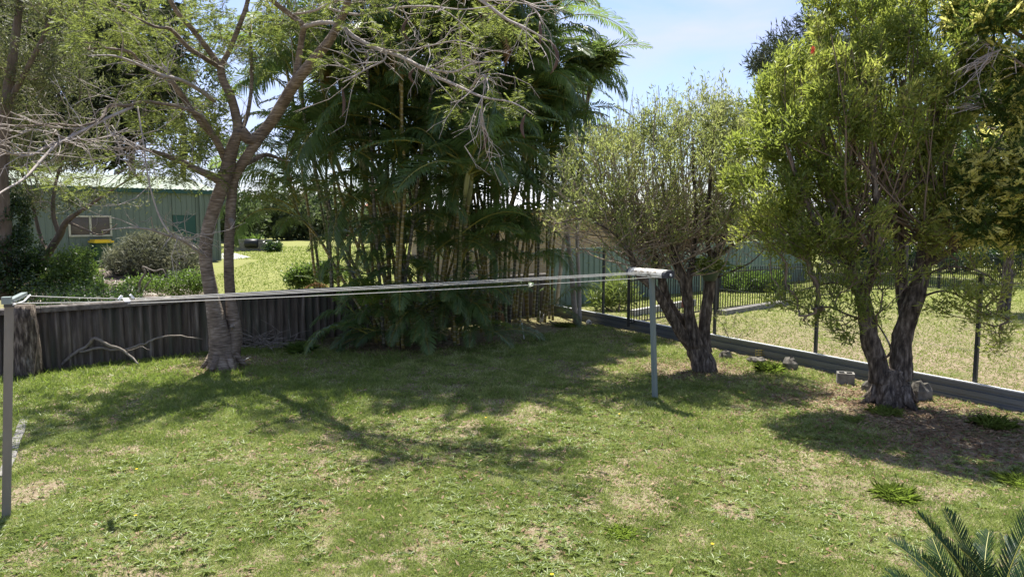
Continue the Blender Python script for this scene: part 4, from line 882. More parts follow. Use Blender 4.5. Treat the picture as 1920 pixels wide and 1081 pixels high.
bigtree('pine_tree', 'dark rounded pine top peeping above the right hand tree against the sky', 1500, 34, [ell(1500,130,34,95,75,3), ell(1450,110,34,45,45,1.8), ell(1560,180,34,100,120,3), ell(1500,60,34,30,24,1.)], 420, 'leaf_casu', .35, .05, 55, per=26, droop=0, spread=.18)
bigtree('shade_tree', 'dark leafy tree behind the golden conifer at the right edge', 1890, 19, [ell(1880,260,19,95,190,2), ell(1960,200,19,120,220,2)], 520, 'leaf_dark', .16, .05, 56, trunk_r=.14, bark='bark_dark', per=20, spread=.14, droop=.1, seg=.5)
bigtree('shade_tree', 'dark leafy tree filling the gap behind the right hand twin trunk tree', 1690, 30, [ell(1640,300,30,140,100,3), ell(1740,260,30,110,130,3)], 360, 'leaf_mid', .25, .07, 57, per=18, spread=.25, droop=.1, seg=.7)
far = [(430,60,360,45,'low olive tree beyond the block wall left of the far houses'),(480,75,372,50,'pale olive tree beyond the black drum'),(540,66,352,55,'leafy tree behind the drooping palm frond'),(610,70,345,60,'dark green tree over the far red brick house'),(680,85,350,60,'distant tree glimpsed between the leaning canes'),
       (760,60,350,60,'distant tree glimpsed behind the middle palm clump'),(1230,75,395,60,'far tree seen through the olive tree foliage'),(1330,70,400,60,'far low tree right of the house roofs'),(1460,55,385,70,'far tree behind the pale green fence'),(1580,60,395,80,'far tree behind the bright right hand crown'),(1720,80,400,80,'low far tree above the pool fence'),(1850,60,395,80,'far tree above the lawn at the right edge'),
       (340,80,350,60,'far tree just above the shed roof ridge'),(220,85,330,70,'broad far tree above the middle of the shed roof'),(90,80,330,70,'broad far tree above the left end of the shed roof')]
for i, (px, D, ytop, rx, lab) in enumerate(far):
    c = (ytop+446)/2; hh = (446-ytop)/2
    bigtree('distant_tree', lab, px, D, [ell(px, c+2, D, rx, hh, 3.5), ell(px+rx*.6, c+hh*.3, D, rx*.6, hh*.7, 2.5), ell(px-rx*.6, c+hh*.25, D, rx*.6, hh*.7, 2.5)], 110, 'leaf_far', .5, .26, 60+i, .25, per=22, spread=.5, droop=.1, seg=1.2, group=None)

# ================================================================== SHRUBS
def bush(name, label, cat, b, blobs, n, leaf, Ll, Wl, seed, droop=.1, per=26, spread=.08, seg=.25, twig='twig_brown', r0=.03, up=.2, r_tip=.004):
    b = np.array(b, float); r_ = np.random.default_rng(seed); t = thing(name, label, cat, b); c = np.mean([bl[0] for bl in blobs], 0)
    sk = []
    for bl in blobs: m_ = bl[0].copy(); m_[2] = b[2]+(m_[2]-b[2])*.5; sk.append(smooth_poly([(b-[0,0,.05], r0), ((b+m_)/2+r_.normal(size=3)*.05, r0*.8), (m_, r0*.5)], 3))
    mb = MB()
    for l in sk: mb.tube([p for p, r in l], [r for p, r in l], 6)
    tg = in_blobs(r_, blobs, n, .5); A, par, tips, ns = colonize(r_, sk, tg, seg, .5, .1); branch_mesh(mb, A, par, ns, r_tip, .45, r0); link('stem', mb.mesh('stem', [M[twig]], b, True), t)
    V, Fc = foliage(r_, A, par, tips, per, spread, Ll, Wl, up, .8, 1, droop=droop); V[:, 2] = np.maximum(V[:, 2], b[2]+.01); link('foliage', raw_mesh('foliage', V, Fc, [M[leaf]], b), t)
bush('camellia_bush', 'dark glossy bush at the far left edge above the stump', 'bush', gnd(15, 16.5), [ell(20,480,16.3,55,55,.8), ell(10,410,16.3,35,60,.6), ell(40,520,16.2,60,30,.7)], 260, 'leaf_dark', .09, .04, 71)
bush('green_bush', 'bright green rounded bush behind the fence left of the gravel patch', 'bush', gnd(115, 16.8), [ell(120,520,16.8,60,38,.8), ell(140,495,16.8,40,30,.6), ell(160,535,16.4,40,20,.5)], 200, 'leaf_mid', .09, .035, 72)
bush('grevillea_bush', 'large grey green feathery bush with pale tips in front of the shed wall', 'bush', gnd(270, 25), [ell(250,490,25,50,30,1.1), ell(290,475,24.8,60,36,1.1), ell(340,495,24.5,45,34,.9), ell(285,456,25,45,18,.8)], 420, 'leaf_greyg', .2, .03, 73, spread=.13, seg=.35, droop=.0)
bush('low_shrub', 'low green shrub behind the fence with a twisted bare stem beside it', 'bush', gnd(265, 18.5), [ell(262,532,18.5,35,14,.5), ell(240,540,18.3,28,10,.4)], 70, 'leaf_mid', .08, .03, 74, per=16)
bush('low_shrub', 'green hedge like shrub just left of the twin trunks behind the fence', 'bush', gnd(335, 18.5), [ell(330,532,18.4,45,17,.6), ell(365,525,18.4,22,20,.5)], 120, 'leaf_mid', .08, .03, 75, per=20)
bush('ground_cover_shrub', 'low dark green ground cover spilling over the fence top beside the stump', 'bush', gnd(130, 14.2), [ell(x, 566, 14.2, 38, 13, .3) for x in (70,125,180,230)]+[ell(x, 550, 15.6, 40, 14, .4) for x in (80,150,215)], 260, 'leaf_dark', .07, .03, 83, per=16, seg=.3)
bush('lime_shrub', 'small lime edged shrub over the fence beside the leaning palm canes', 'bush', gnd(600, 19), [ell(590,515,18.6,42,20,.5), ell(560,520,18.6,25,15,.4), ell(625,512,18.8,25,16,.4)], 140, 'leaf_mid', .1, .05, 76, per=18)
bush('garden_shrub', 'leafy shrub at the foot of the green panel fence beside the pale palm stems', 'bush', G(1160, 585, .16), [ell(1160,550,19.8,30,28,.4), ell(1130,560,19.6,22,18,.3)], 70, 'strap', .3, .03, 77, per=10, up=.9)
for i, (px, lab) in enumerate([(1385,'left strappy green plant behind the pool fence in the garden bed'), (1440,'right strappy green plant behind the pool fence in the garden bed')]):
    bush('garden_shrub', lab, 'bush', np.array([(px-960)/F*24.8, 24.8, .16]), [ell(px,528,24.8,34,16,.5), ell(px+10,545,24.6,30,10,.4)], 70, 'leaf_mid', .3, .04, 78+i, per=12, up=.8)
bush('sapling', 'sparse twiggy sapling growing over the steel edging right of the olive tree', 'bush', G(1375, 650, .1), [ell(1385,610,14.5,38,28,.35), ell(1360,600,14.5,22,26,.3)], 60, 'leaf_olive', .06, .014, 80, per=5, spread=.02, r0=.012, r_tip=.003)
bush('far_hedge', 'small round hedge behind the concrete block wall', 'bush', gnd(455, 46), [ell(450,450,46,14,6,.5), ell(478,450,46,12,6,.5)], 40, 'leaf_mid', .25, .09, 81, per=10)
bush('far_shrub', 'dark shrub just right of the concrete block wall on the far lawn', 'bush', gnd(512, 42), [ell(512,462,42,16,9,.5)], 40, 'leaf_dark', .2, .09, 82, per=12)
for i, (px, D_, lab) in enumerate([(1590,31,'left dark clipped hedge shrub beyond the pool fence'),(1680,33,'middle dark clipped hedge shrub beyond the pool fence'),(1780,34,'right dark clipped hedge shrub beyond the pool fence'),(1880,32,'dark hedge shrub at the right edge of the far lawn')]):
    bush('hedge_shrub', lab, 'bush', np.array([(px-960)/F*D_, D_, .16]), [ell(px,470,D_,55,32,1.2), ell(px+20,490,D_-.6,45,20,1.)], 110, 'leaf_dark', .22, .07, 181+i, per=16, seg=.5, spread=.15, r0=.04)
# twisted bare stem behind the fence
def twisted():
    b = gnd(262, 18.0); t = [(262,555,18,.03),(262,530,18,.028),(272,512,18,.026),(268,500,17.9,.024),(290,508,17.8,.02),(305,505,17.8,.016),(312,520,17.8,.01)]
    u = [(268,545,17.9,.02),(278,530,17.9,.018),(285,520,17.8,.012),(276,505,17.8,.008)]
    mb = MB()
    for s in (t, u): l = limb(s); mb.tube([p for p, r in l], [r for p, r in l], 7)
    tag(link('bare_stem', mb.mesh('bare_stem', [M['deadwood']], smooth=True)), 'twisted bare pale stem rising from the bed behind the fence', 'dead shrub')
twisted()

# gravel bed behind the fence
def sheet(name, pts, mat, dz=.02, n=10):
    p = np.array(pts); V = []; c = p.mean(0); 
    mb = MB(); k = len(p); m = 6
    for a in range(m+1):
        for j in range(k): q = c+(p[j]-c)*max(a/m, .001); V.append((q[0], q[1], float(gh(q[0], q[1]))+dz))
    fs = [(a*k+j, a*k+(j+1) % k, (a+1)*k+(j+1) % k, (a+1)*k+j) for a in range(m) for j in range(k)]
    mb.add(V, fs); return tag(link(name, mb.mesh(name, [mat])), kind='structure')
M['mulch'] = surf('mulch', [(.05,.036,.025),(.12,.095,.07),(.42,.38,.33)], 2.2, .95, .6, pos=[.35,.55,.7])
a = gnd(150, 17.5); sheet('garden_bed', [gnd(60,16.5)[:2], gnd(380,17.5)[:2], gnd(400,24)[:2], gnd(300,27)[:2], gnd(180,27)[:2], gnd(40,22)[:2]], M['mulch'], .03)
M['path'] = surf('path', [(.38,.37,.34),(.5,.49,.46)], 2, .9, 0)
sheet('path', [gnd(405,36)[:2], gnd(425,33.5)[:2], gnd(470,36)[:2], gnd(440,40)[:2], gnd(380,40)[:2]], M['path'], .02)

# ================================================================== GREEN SHED
def shed():
    D0 = 33.0; z0 = float(gh(-15, 33)); A = P(-160, 470, 25.0); A[2] = z0; B = P(412, 470, D0); B[2] = z0
    d = B-A; L = np.linalg.norm(d[:2]); u = np.array([d[0]/L, d[1]/L, 0]); v = np.array([-u[1], u[0], 0]); w = np.array([0,0,1.]); ax = [u, v, w]
    t = thing('green_shed', 'long green ribbed steel shed with pale green roof beyond the fence', 'shed', A); hw = P(400, 364, D0)[2]-z0
    def ribbed(org, uu, length, hgt, vv, pitch=.24):
        mb = MB(); vs = []; s = 0; pr = []
        while s < length-.01: pr += [(s, 0), (min(s+.16, length), 0), (min(s+.175, length), .028), (min(s+.205, length), .028), (min(s+.22, length), 0)]; s += pitch
        for (a_, o_) in pr:
            for z in (0, hgt): vs.append(org+uu*a_-vv*o_+w*z)
        mb.add(vs, [(2*j, 2*j+2, 2*j+3, 2*j+1) for j in range(len(pr)-1)]); return mb
    # front wall pieces around window and door
    def s_at(px): 
        k = (px-960)/F/ca; return (k*A[1]-A[0])/(u[0]-k*u[1])
    def z_at(px, py): 
        s = s_at(px); q = A+u*s; return P(px, py, q[1])[2]-z0
    w0, w1 = s_at(135), s_at(215); wz0, wz1 = z_at(175, 443), z_at(175, 404); dr0, dr1 = s_at(329), s_at(373); dz1 = z_at(350, 403)
    for (s0, s1, za, zb) in [(0, w0, 0, hw), (w0, w1, 0, wz0), (w0, w1, wz1, hw), (w1, dr0, 0, hw), (dr0, dr1, dz1, hw), (dr1, L, 0, hw)]:
        link('wall', ribbed(A+u*s0+w*za, u, s1-s0, zb-za, v).mesh('wall', [M['shed_wall']], A), t)
    link('wall', ribbed(B, v, 8, hw, -u).mesh('wall', [M['shed_wall']], A), t)
    mb = MB(); mb.box(B+w*hw/2, (.1, .1, hw), ax=ax); link('corner_trim', mb.mesh('corner_trim', [M['shed_wall']], A), t)
    # door
    mb = MB(); mb.box(A+u*(dr0+dr1)/2+v*.02+w*(dz1/2), (dr1-dr0-.05, .05, dz1-.02), ax=ax); dd = link('door', mb.mesh('door', [M['shed_trim']], A), t)
    mb = MB(); mb.tube([A+u*(dr1-.12)-v*.03+w*1.0, A+u*(dr1-.12)-v*.09+w*1.0], .035, 8); link('handle', mb.mesh('handle', [M['steel_cap']], A), dd)
    # window
    wf = MB(); cw = (w0+w1)/2; cz = (wz0+wz1)/2; ww = w1-w0; wh = wz1-wz0
    for dx in (-ww/2+.03, 0, ww/2-.03): wf.box(A+u*(cw+dx)-v*.03+w*cz, (.07, .07, wh), ax=ax)
    for zz in (wz0+.03, wz1-.03):
        for q in (-1, 1): wf.box(A+u*(cw+q*ww/4)-v*.03+w*zz, (ww/2-.10, .07, .07), ax=ax)
    W_ = link('window', wf.mesh('window', [M['frame_beige']], A), t)
    for q in (-1, 1):
        mb = MB(); mb.box(A+u*(cw+q*ww/4)-v*.005+w*cz, (ww/2-.1, .01, wh-.12), ax=ax); link('pane', mb.mesh('pane', [M['glass_dark']], A), W_)
    # back wall so nothing is seen through, and interior floor
    mb = MB(); mb.box(A+u*L/2+v*8+w*hw/2, (L, .05, hw), ax=ax); link('wall', mb.mesh('wall', [M['shed_wall']], A), t)
    # gutter, roof
    mb = MB(); mb.box(A+u*L/2-v*.09+w*(hw+.07), (L+.3, .14, .16), ax=ax); link('gutter', mb.mesh('gutter', [M['shed_trim']], A), t)
    mb = MB(); rise = .75; vs = []; n = int(L/.19)
    for sgn in (0, 1):
        vs = []
        for k in range(n*2+1):
            s = -.15+(L+.3)*k/(n*2); o = .03 if k % 2 else 0
            for (vv, zz) in (((-.1, .16), (4, .16+rise)) if sgn == 0 else ((4, .16+rise), (8.1, .16))): vs.append(A+u*s+v*vv+w*(hw+zz+o))
        mb.add(vs, [(2*k, 2*k+2, 2*k+3, 2*k+1) for k in range(n*2)])
    link('roof', mb.mesh('roof', [M['shed_roof']], A), t)
    mb = MB(); mb.add([B+w*hw, B+v*8+w*hw, B+v*4+w*(hw+rise)], [(0,1,2)]); link('gable', mb.mesh('gable', [M['shed_wall']], A), t)
    mb = MB(); mb.box(A+u*(dr1+.2)-v*.06+w*(hw/2), (.09, .07, hw), ax=ax); link('downpipe', mb.mesh('downpipe', [M['shed_wall']], A), t)
    # wheelie bin
    p = A+u*s_at(186)-v*.55; hb = z_at(186, 452)-.06; bt = thing('wheelie_bin', 'dark wheelie bin with yellow lid under the shed window', 'bin', p)
    mb = MB(); vs = []
    for (z, kx, ky) in ((.08, .24, .26), (hb, .31, .36)):
        for dx, dy in ((-1,-1),(1,-1),(1,1),(-1,1)): vs.append(p+u*dx*kx+v*dy*ky+w*z)
    mb.add(vs, [(3,2,1,0),(4,5,6,7),(0,1,5,4),(1,2,6,5),(2,3,7,6),(3,0,4,7)]); link('body', mb.mesh('body', [M['bin_green']], p), bt)
    mb = MB(); mb.box(p+w*(hb+.05), (.72, .80, .07), ax=ax); mb.box(p+w*(hb+.11)+v*.05, (.6, .62, .06), ax=ax); link('lid', mb.mesh('lid', [M['bin_yellow']], p), bt)
    for q in (-1, 1): mb = MB(); mb.tube([p+u*q*.22+v*.3+w*.1, p+u*q*.3+v*.3+w*.1], .1, 12); link('wheel', mb.mesh('wheel', [M['black_metal']], p), bt)
shed()

# ================================================================== FAR LAWN OBJECTS, HOUSES
def far_things():
    b = gnd(470, 43); g = b[2]; k = 43/F
    t = thing('block_wall', 'low grey concrete block wall on the far lawn', 'wall', b)
    x = b[0]-42*k
    for i in range(7):
        if i in (3, 4): continue
        for j in range(3):
            if i == 1 and j == 1: continue
            mb = MB(); mb.box((b[0]+(i-3.2)*.39, b[1], g+.12+j*.235), (.382, .2, .228)); link('block', mb.mesh('block', [M['concrete']], b), t)
    mb = MB(); mb.box((b[0]+.1, b[1], g+.1), (.76, .25, .2)); link('block', mb.mesh('block', [M['concrete']], b), t)
    b2 = b+np.array([.12, 0, .2]); mb = MB(); pr = [(math.cos(a)*.26, .26+math.sin(a)*.26) for a in np.linspace(0, 2*math.pi, 17)[:-1]]; n = 16
    mb.tube([b2+[-.38,-.1,.27], b2+[-.35,-.1,.27], b2+[.35,-.1,.27], b2+[.38,-.1,.27]], [.22,.27,.27,.22], 16); tt = thing('black_drum', 'black horizontal drum resting in the gap of the concrete block wall', 'drum', b2)
    link('body', mb.mesh('body', [M['black_metal']], b2, True), tt); mb = MB(); mb.tube([b2+[-.43,-.1,.27], b2+[-.39,-.1,.27]], [.1,.1], 12); link('cap', mb.mesh('cap', [M['steel_cap']], b2), tt)
far_things()
def house(label, px0, px1, D, yaw, wallm, roofm, hwall=2.75, rise=1.5, depth=8, z0=None, wins=(), hip=True, eave=.5):
    a = np.array([(px0-960)/F*D, D, 0.]); b = np.array([(px1-960)/F*D, D+yaw, 0.]); z = float(gh(a[0], a[1])) if z0 is None else z0; a[2] = b[2] = z
    d = b-a; L = np.linalg.norm(d); u = d/L; v = np.array([-u[1], u[0], 0]); w = np.array([0,0,1.]); ax = [u, v, w]
    t = thing('house', label, 'house', a)
    mb = MB(); mb.box(a+u*L/2+v*depth/2+w*hwall/2, (L, depth, hwall), ax=ax); link('wall', mb.mesh('wall', [M[wallm]], a), t)
    e = eave; h0 = hwall+.02
    c = [a-u*e-v*e+w*h0, a+u*(L+e)-v*e+w*h0, a+u*(L+e)+v*(depth+e)+w*h0, a-u*e+v*(depth+e)+w*h0]; hi = depth/2 if hip else 0
    r0 = a+u*(hi-e if hip else -e)+v*depth/2+w*(h0+rise); r1 = a+u*(L-hi+e if hip else L+e)+v*depth/2+w*(h0+rise)
    mb = MB(); mb.add([*c, r0, r1], [(0,1,5,4),(2,3,4,5),(1,2,5),(3,0,4),(3,2,1,0)]); link('roof', mb.mesh('roof', [M[roofm]], a), t)
    mb = MB(); mb.box(a+u*L/2-v*(e+.05)+w*(h0+.0), (L+2*e, .1, .14), ax=ax); link('gutter', mb.mesh('gutter', [M['black_metal']], a), t)
    for (s, zz, ww, hh) in wins:
        mb = MB()
        for q in (-1, 1): mb.box(a+u*(s*L+q*ww/2)-v*.02+w*zz, (.06, .08, hh), ax=ax); mb.box(a+u*(s*L)-v*.02+w*(zz+q*hh/2), (ww-.06, .08, .06), ax=ax)
        W_ = link('window', mb.mesh('window', [M['white_plastic']], a), t); mb = MB(); mb.box(a+u*s*L-v*.01+w*zz, (ww-.06, .04, hh-.06), ax=ax); link('pane', mb.mesh('pane', [M['glass_dark']], a), W_)
house('tan brick house with white metal roof behind the palms and green panel fence', 815, 1190, 28.5, 2.0, 'brick_tan', 'roof_white', 2.9, 1.6, 9, .1)
house('far house with terracotta tiled roof glimpsed between the palm canes', 690, 745, 60, 0, 'brick_tan', 'roof_tile', 2.9, 2.0, 8, None, [(.5,1.6,1.4,1.1)])
house('far pale roofed house beyond the black drum and olive trees', 455, 560, 95, 0, 'brick_tan', 'roof_white', 3.0, 2.2, 9, None, [(.3,1.7,1.6,1.2),(.7,1.7,1.6,1.2)])
house('far low house with red brick wall and white windows behind the leaning palm canes', 585, 665, 80, 0, 'roof_tile', 'roof_white', 2.6, 1.2, 9, None, [(.2,1.3,1.2,1.2),(.7,1.3,1.2,1.2)])
house('pale roofed house beyond the right hand lawn glimpsed behind the twin dark trunks', 1690, 1850, 48, -1, 'colorbond', 'roof_white', 2.8, 1.5, 9, .16, [(.3,1.6,1.5,1.1),(.75,1.6,1.5,1.1)])

# pale slender stems near the corner
for i, (x0, lab, pts) in enumerate([(1078, 'thicker leaning pale bare stem by the far corner of the steel edging', [(1080,608,18.2,.075),(1076,560,18.2,.07),(1071,500,18.2,.065),(1063,430,18.2,.06),(1060,350,18.3,.05),(1062,290,18.3,.03)]), (1086, 'thin straight pale bare stem just right of the leaning one at the corner', [(1087,608,18.0,.055),(1086,540,18.0,.05),(1083,470,18.0,.05),(1083,400,18.0,.045),(1090,330,18.,.03)])]):
    l = limb(pts); b = l[0][0].copy(); t = thing('slender_tree', lab, 'tree', b); mb = MB(); mb.tube([p for p, r in l], [r for p, r in l], 9); link('trunk', mb.mesh('trunk', [M['twig_pale']], b, True), t)
    r_ = np.random.default_rng(90+i); tg = in_blobs(r_, [ell(pts[-1][0]-10, pts[-1][1]+30, 18.2, 40, 50, .5)], 40); A, par, tips, ns = colonize(r_, [l], tg, .25, .5, .1); mb = MB(); branch_mesh(mb, A, par, ns, .004, .45, .02); link('branches', mb.mesh('branches', [M['twig_brown']], b), t)
    V, Fc = foliage(r_, A, par, tips, 16, .1, .12, .04, .1, .8, 1); link('crown', raw_mesh('crown', V, Fc, [M['leaf_dark']], b), t)

# hanging pot on middle tree
def pot():
    r_ = np.random.default_rng(8); c = P(1331, 512, 12.35); t = thing('fern_pot', 'green pot with a small fern wedged in the fork of the olive tree', 'plant pot', c)
    mb = MB(); n = 14; vs = []
    for (z, rr) in ((-.13, .10), (.02, .17), (.11, .21), (.11, .19), (.04, .17)):
        for k in range(n): a = 2*math.pi*k/n; vs.append(c+[math.cos(a)*rr, math.sin(a)*rr, z])
    mb.add(vs, [(r*n+k, r*n+(k+1) % n, (r+1)*n+(k+1) % n, (r+1)*n+k) for r in range(4) for k in range(n)]+[tuple(range(n))[::-1], tuple(range(4*n, 5*n))]); link('pot', mb.mesh('pot', [M['pot_green']], c, True), t)
    k = 260; Pn = np.repeat((c+[0,0,.1])[None], k, 0)+r_.normal(size=(k,3))*[.12,.12,.05]; d = r_.normal(size=(k,3)); d[:,2] = np.abs(d[:,2])*.7+.15
    V, Fc = leaves(Pn, d, .22, .02, r_, .2, .3); link('fern', raw_mesh('fern', V, Fc, [M['tuft']], c), t)
    c2 = P(1281, 565, 12.4); mb = MB(); mb.tube([c2+[0,0,.42], c2+[.02,0,.2], c2+[0,0,.06]], .006, 4); mb.tube([c2+[-.03,-.01,.42], c2+[-.03,-.01,.1]], .005, 4)
    mb.tube([c2+[0,0,.08], c2+[0,0,-.1]], [.03,.035], 8); tag(link('hanging_tie', mb.mesh('hanging_tie', [M['rust']])), 'rusty orange tie hanging from the fork of the olive tree', 'hanging ornament')
pot()

# ================================================================== CYCAD lower right
def cycad():
    b = np.array([2.74, 3.80, 0.]); t = thing('sago_cycad', 'dark green sago cycad fronds poking up at the bottom right corner', 'cycad', b)
    mb = MB(); mb.tube([b+[0,0,-.02], b+[0,0,.15], b+[0,0,.33]], [.16,.17,.12], 12, 0, .08, np.random.default_rng(1)); link('trunk', mb.mesh('trunk', [M['bark_dark']], b, True), t)
    def cf(seed, droop, L=.95):
        r_ = np.random.default_rng(seed); n = 12; pts = []; p = np.zeros(3)
        for i in range(n+1): pts.append(p.copy()); a = math.radians(78)-droop*(i/n)**1.1; p = p+np.array([math.cos(a), 0, math.sin(a)])*L/n
        m_ = MB(); m_.tube(pts, [.005*(1-.6*i/n) for i in range(n+1)], 5, 0); nl = 66
        for k in range(nl):
            s = .14+.86*(k+.5)/nl; f = s*n; i = min(int(f), n-1); q = pts[i]+(pts[i+1]-pts[i])*(f-i); d = pts[i+1]-pts[i]; d = d/np.linalg.norm(d); up = np.cross([0,1.,0], d); up = up if np.dot(up, [-.5,0,1]) > 0 else -up
            env = min(1, (s)*3)*min(1, (1.06-s)*5)
            for sg in (-1, 1):
                l = .12*env*(.88+.24*r_.random()); o = np.array([0, sg*.62, 0])+d*.8+up*.42+r_.normal(size=3)*.05; o /= np.linalg.norm(o); wv = d*.0050
                m_.add([q-wv, q+wv, q+o*l*.7+wv*.9, q+o*l, q+o*l*.7-wv*.9], [(0,1,2,3,4)], 1)
        return m_.mesh('frond', [M['cycad_rib'], M['cycad']])
    ms = [cf(1, math.radians(35)), cf(2, math.radians(50)), cf(3, math.radians(62))]; r_ = np.random.default_rng(19)
    for k in range(30):
        az = k*2.399; el = .0+.85*(k/30)
        o = link('frond', ms[k % 3], t); o.rotation_mode = 'QUATERNION'; o.rotation_quaternion = Quaternion((0,0,1), az) @ Quaternion((0,1,0), el*.75-.2) @ Quaternion((1,0,0), r_.uniform(-.5,.5)); o.location = (0, 0, .22-.007*k); s = r_.uniform(.82, .98); o.scale = (s, s, s)
cycad()

# ================================================================== SMALL GROUND THINGS
def rock(name, label, px, py, w, h, seed, mat='rock', cat='rock'):
    r_ = np.random.default_rng(seed); g = G(px, py); k = g[1]/F; rx = w*k/2; rz = h*k*.75; c = np.array([g[0], g[1]+rx*.4, rz*.35]); mb = MB(); vs = []; fs = []; n = 9; rings = 5
    for i in range(rings+1):
        th = math.pi*i/rings
        for j in range(n): a = 2*math.pi*j/n; rr = 1+r_.uniform(-.22, .18); vs.append(c+[math.sin(th)*math.cos(a)*rx*rr, math.sin(th)*math.sin(a)*rx*.7*rr, math.cos(th)*rz*rr])
    for i in range(rings):
        for j in range(n): fs.append((i*n+j, (i+1)*n+j, (i+1)*n+(j+1) % n, i*n+(j+1) % n))
    mb.add(vs, fs); o = link(name, mb.mesh(name, [M[mat]], c)); o.location = [float(q) for q in c]; return tag(o, label, cat)
rock('rock', 'angular grey rock leaning on the steel edging left of the concrete block', 1484, 694, 32, 26, 1)
rock('rock', 'small pale rock between the concrete block and the dark twin trunk', 1632, 733, 26, 20, 2)
rock('rock', 'large mossy rock just right of the dark twin trunk', 1730, 752, 48, 40, 3)
rock('rock', 'flat stone behind the olive tree trunk against the edging', 1362, 672, 26, 14, 4)
rock('rock', 'low stone a little right of the flat one near the olive tree', 1420, 681, 36, 12, 5)
rock('rock', 'cream coloured broken lump by the corner beside the palms', 1014, 603, 20, 18, 6, 'cream', 'rubble')
rock('rock', 'small buff lump below the pale stems at the corner', 1104, 608, 12, 9, 7, 'cream')
def cinder():
    g = G(1590, 722); c = np.array([g[0], g[1]+.1, .095]); t = thing('concrete_block', 'hollow grey concrete block sitting by the steel edging', 'concrete block', c); mb = MB(); rz = -.35; cs, s_ = math.cos(rz), math.sin(rz)
    U = np.array([cs, s_, 0]); V_ = np.array([-s_, cs, 0]); ax = [U, V_, np.array([0,0,1.])]
    for q in (-1, 1): mb.box(c+V_*q*.085, (.26, .03, .19), ax=ax)
    for q in (-1, 0, 1): mb.box(c+U*q*.115, (.03, .138, .186), ax=ax)
    link('block', mb.mesh('block', [M['concrete']], c), t)
cinder()
def crate():
    g = G(1430, 672); c = np.array([g[0], g[1], 0.]); mb = MB()
    for k in range(6): mb.box(c+[-.14+.056*k, 0, .09], (.008, .01, .18))
    for k in range(4): mb.box(c+[0, -.012, .02+.05*k], (.29, .01, .008))
    M['olive_plastic'] = surf('olive_plastic', [(.2,.17,.05),(.3,.25,.08)], 5, .6, 0)
    tag(link('lattice_guard', mb.mesh('lattice_guard', [M['olive_plastic']])), 'small yellowish plastic lattice leaning by the steel edging', 'lattice')
crate()
def deadbranch(name, label, polys, cat='dead branch'):
    mb = MB(); r_ = np.random.default_rng(len(label))
    for pl in polys: l = limb(pl, 4); mb.tube([p+r_.normal(size=3)*.006 for p, r in l], [r for p, r in l], 7, 0, .08, r_)
    tag(link(name, mb.mesh(name, [M['deadwood']], smooth=True)), label, cat)
gb = G(110, 685)[1]
deadbranch('fallen_branch', 'long arched grey dead branch lying against the corrugated fence', [
  [(110,688,12.7,.028),(135,665,12.8,.03),(160,650,12.9,.03),(178,634,12.9,.03),(200,645,12.9,.028),(232,658,13.0,.024),(262,684,12.9,.014)],
  [(150,660,12.85,.022),(185,652,13.,.024),(215,656,13.1,.022),(245,652,13.2,.02),(280,640,13.4,.02),(300,632,13.5,.02),(340,630,13.7,.016),(380,636,13.9,.01)],
  [(235,660,13.,.008),(262,650,12.9,.006),(280,655,12.8,.004)]])
def brush():
    r_ = np.random.default_rng(14); c = G(487, 655); mb = MB()
    for k in range(90):
        p = c+[r_.normal()*.35, r_.normal()*.15+.1, abs(r_.normal())*.13+.02]; d = np.array([r_.normal(), r_.normal()*.4, r_.normal()*.28]); d /= np.linalg.norm(d); L_ = r_.uniform(.2, .55); q = p+d*L_; q[2] = max(q[2], .02)
        mb.tube([p, (p+q)/2+[0,0,.03], q], [.007,.006,.003], 4, cap=False)
    tag(link('brush_pile', mb.mesh('brush_pile', [M['deadwood']])), 'heap of dry twigs on the ground right of the twin trunks', 'brush pile')
brush()
mb = MB(); mb.tube([G(983,637)+[0,0,.01], P(978,605,G(983,637)[1]+.1)], [.014,.016], 6); tag(link('stick', mb.mesh('stick', [M['cream']])), 'pale stick standing askew in the mulch right of the palms', 'stick')
mb = MB(); mb.tube([G(432,690)+[0,-.1,.02], G(470,672)+[0,0,.04]], [.02,.008], 6); tag(link('stick', mb.mesh('stick', [M['cream']])), 'short pale stick at the foot of the twin trunked tree', 'stick')
# concrete edging, left
a, c_ = G(6, 895), G(48, 782); d = c_-a; n = 4
et = thing('concrete_edging', 'broken pale concrete edging strip in the grass behind the left post', 'edging', (a[0], a[1], 0))
for i in range(n):
    mb = MB(); m_ = a+d*(i+.5)/n; mb.box((m_[0], m_[1], .0), (np.linalg.norm(d[:2])/n-.02, .10, .05), math.atan2(d[1], d[0])+rng.uniform(-.04,.04)); link('slab', mb.mesh('slab', [M['concrete']], (a[0], a[1], 0)), et)

def grass_tuft(label, px, py, r, h, n, seed, w=.0045, mat='tuft', name='grass_tuft', cat='grass tuft'):
    r_ = np.random.default_rng(seed); g = G(px, py); Pn = np.zeros((int(n*2.6),3)); n = len(Pn); Pn[:,:2] = g[:2]+np.clip(r_.normal(size=(n,2)),-1.3,1.3)*r*.3; Pn[:,2] = gh(Pn[:,0], Pn[:,1])
    d = r_.normal(size=(n,3))*.7; d[:,2] = np.abs(d[:,2])*.6+.6; V, Fc = leaves(Pn, d, .9*h*(.6+.8*r_.random(n)), w, r_, .3, .35); V[:,2] = np.maximum(V[:,2], .004)
    o = link(name, raw_mesh(name, V, Fc, [M[mat]], (g[0], g[1], 0))); o.location = (float(g[0]), float(g[1]), 0); return tag(o, label, cat)
grass_tuft('bright green clump of long grass alone on the lawn below the twin dark trunk', 1680, 932, .3, .2, 170, 1)
grass_tuft('grass clump beside the angular rock at the edging', 1440, 696, .3, .26, 160, 2)
grass_tuft('tall weedy grass clump near the right edge below the steel sheet', 1862, 800, .34, .22, 260, 3)
grass_tuft('grass clump at the very right edge lower on the lawn', 1905, 905, .25, .18, 160, 4)
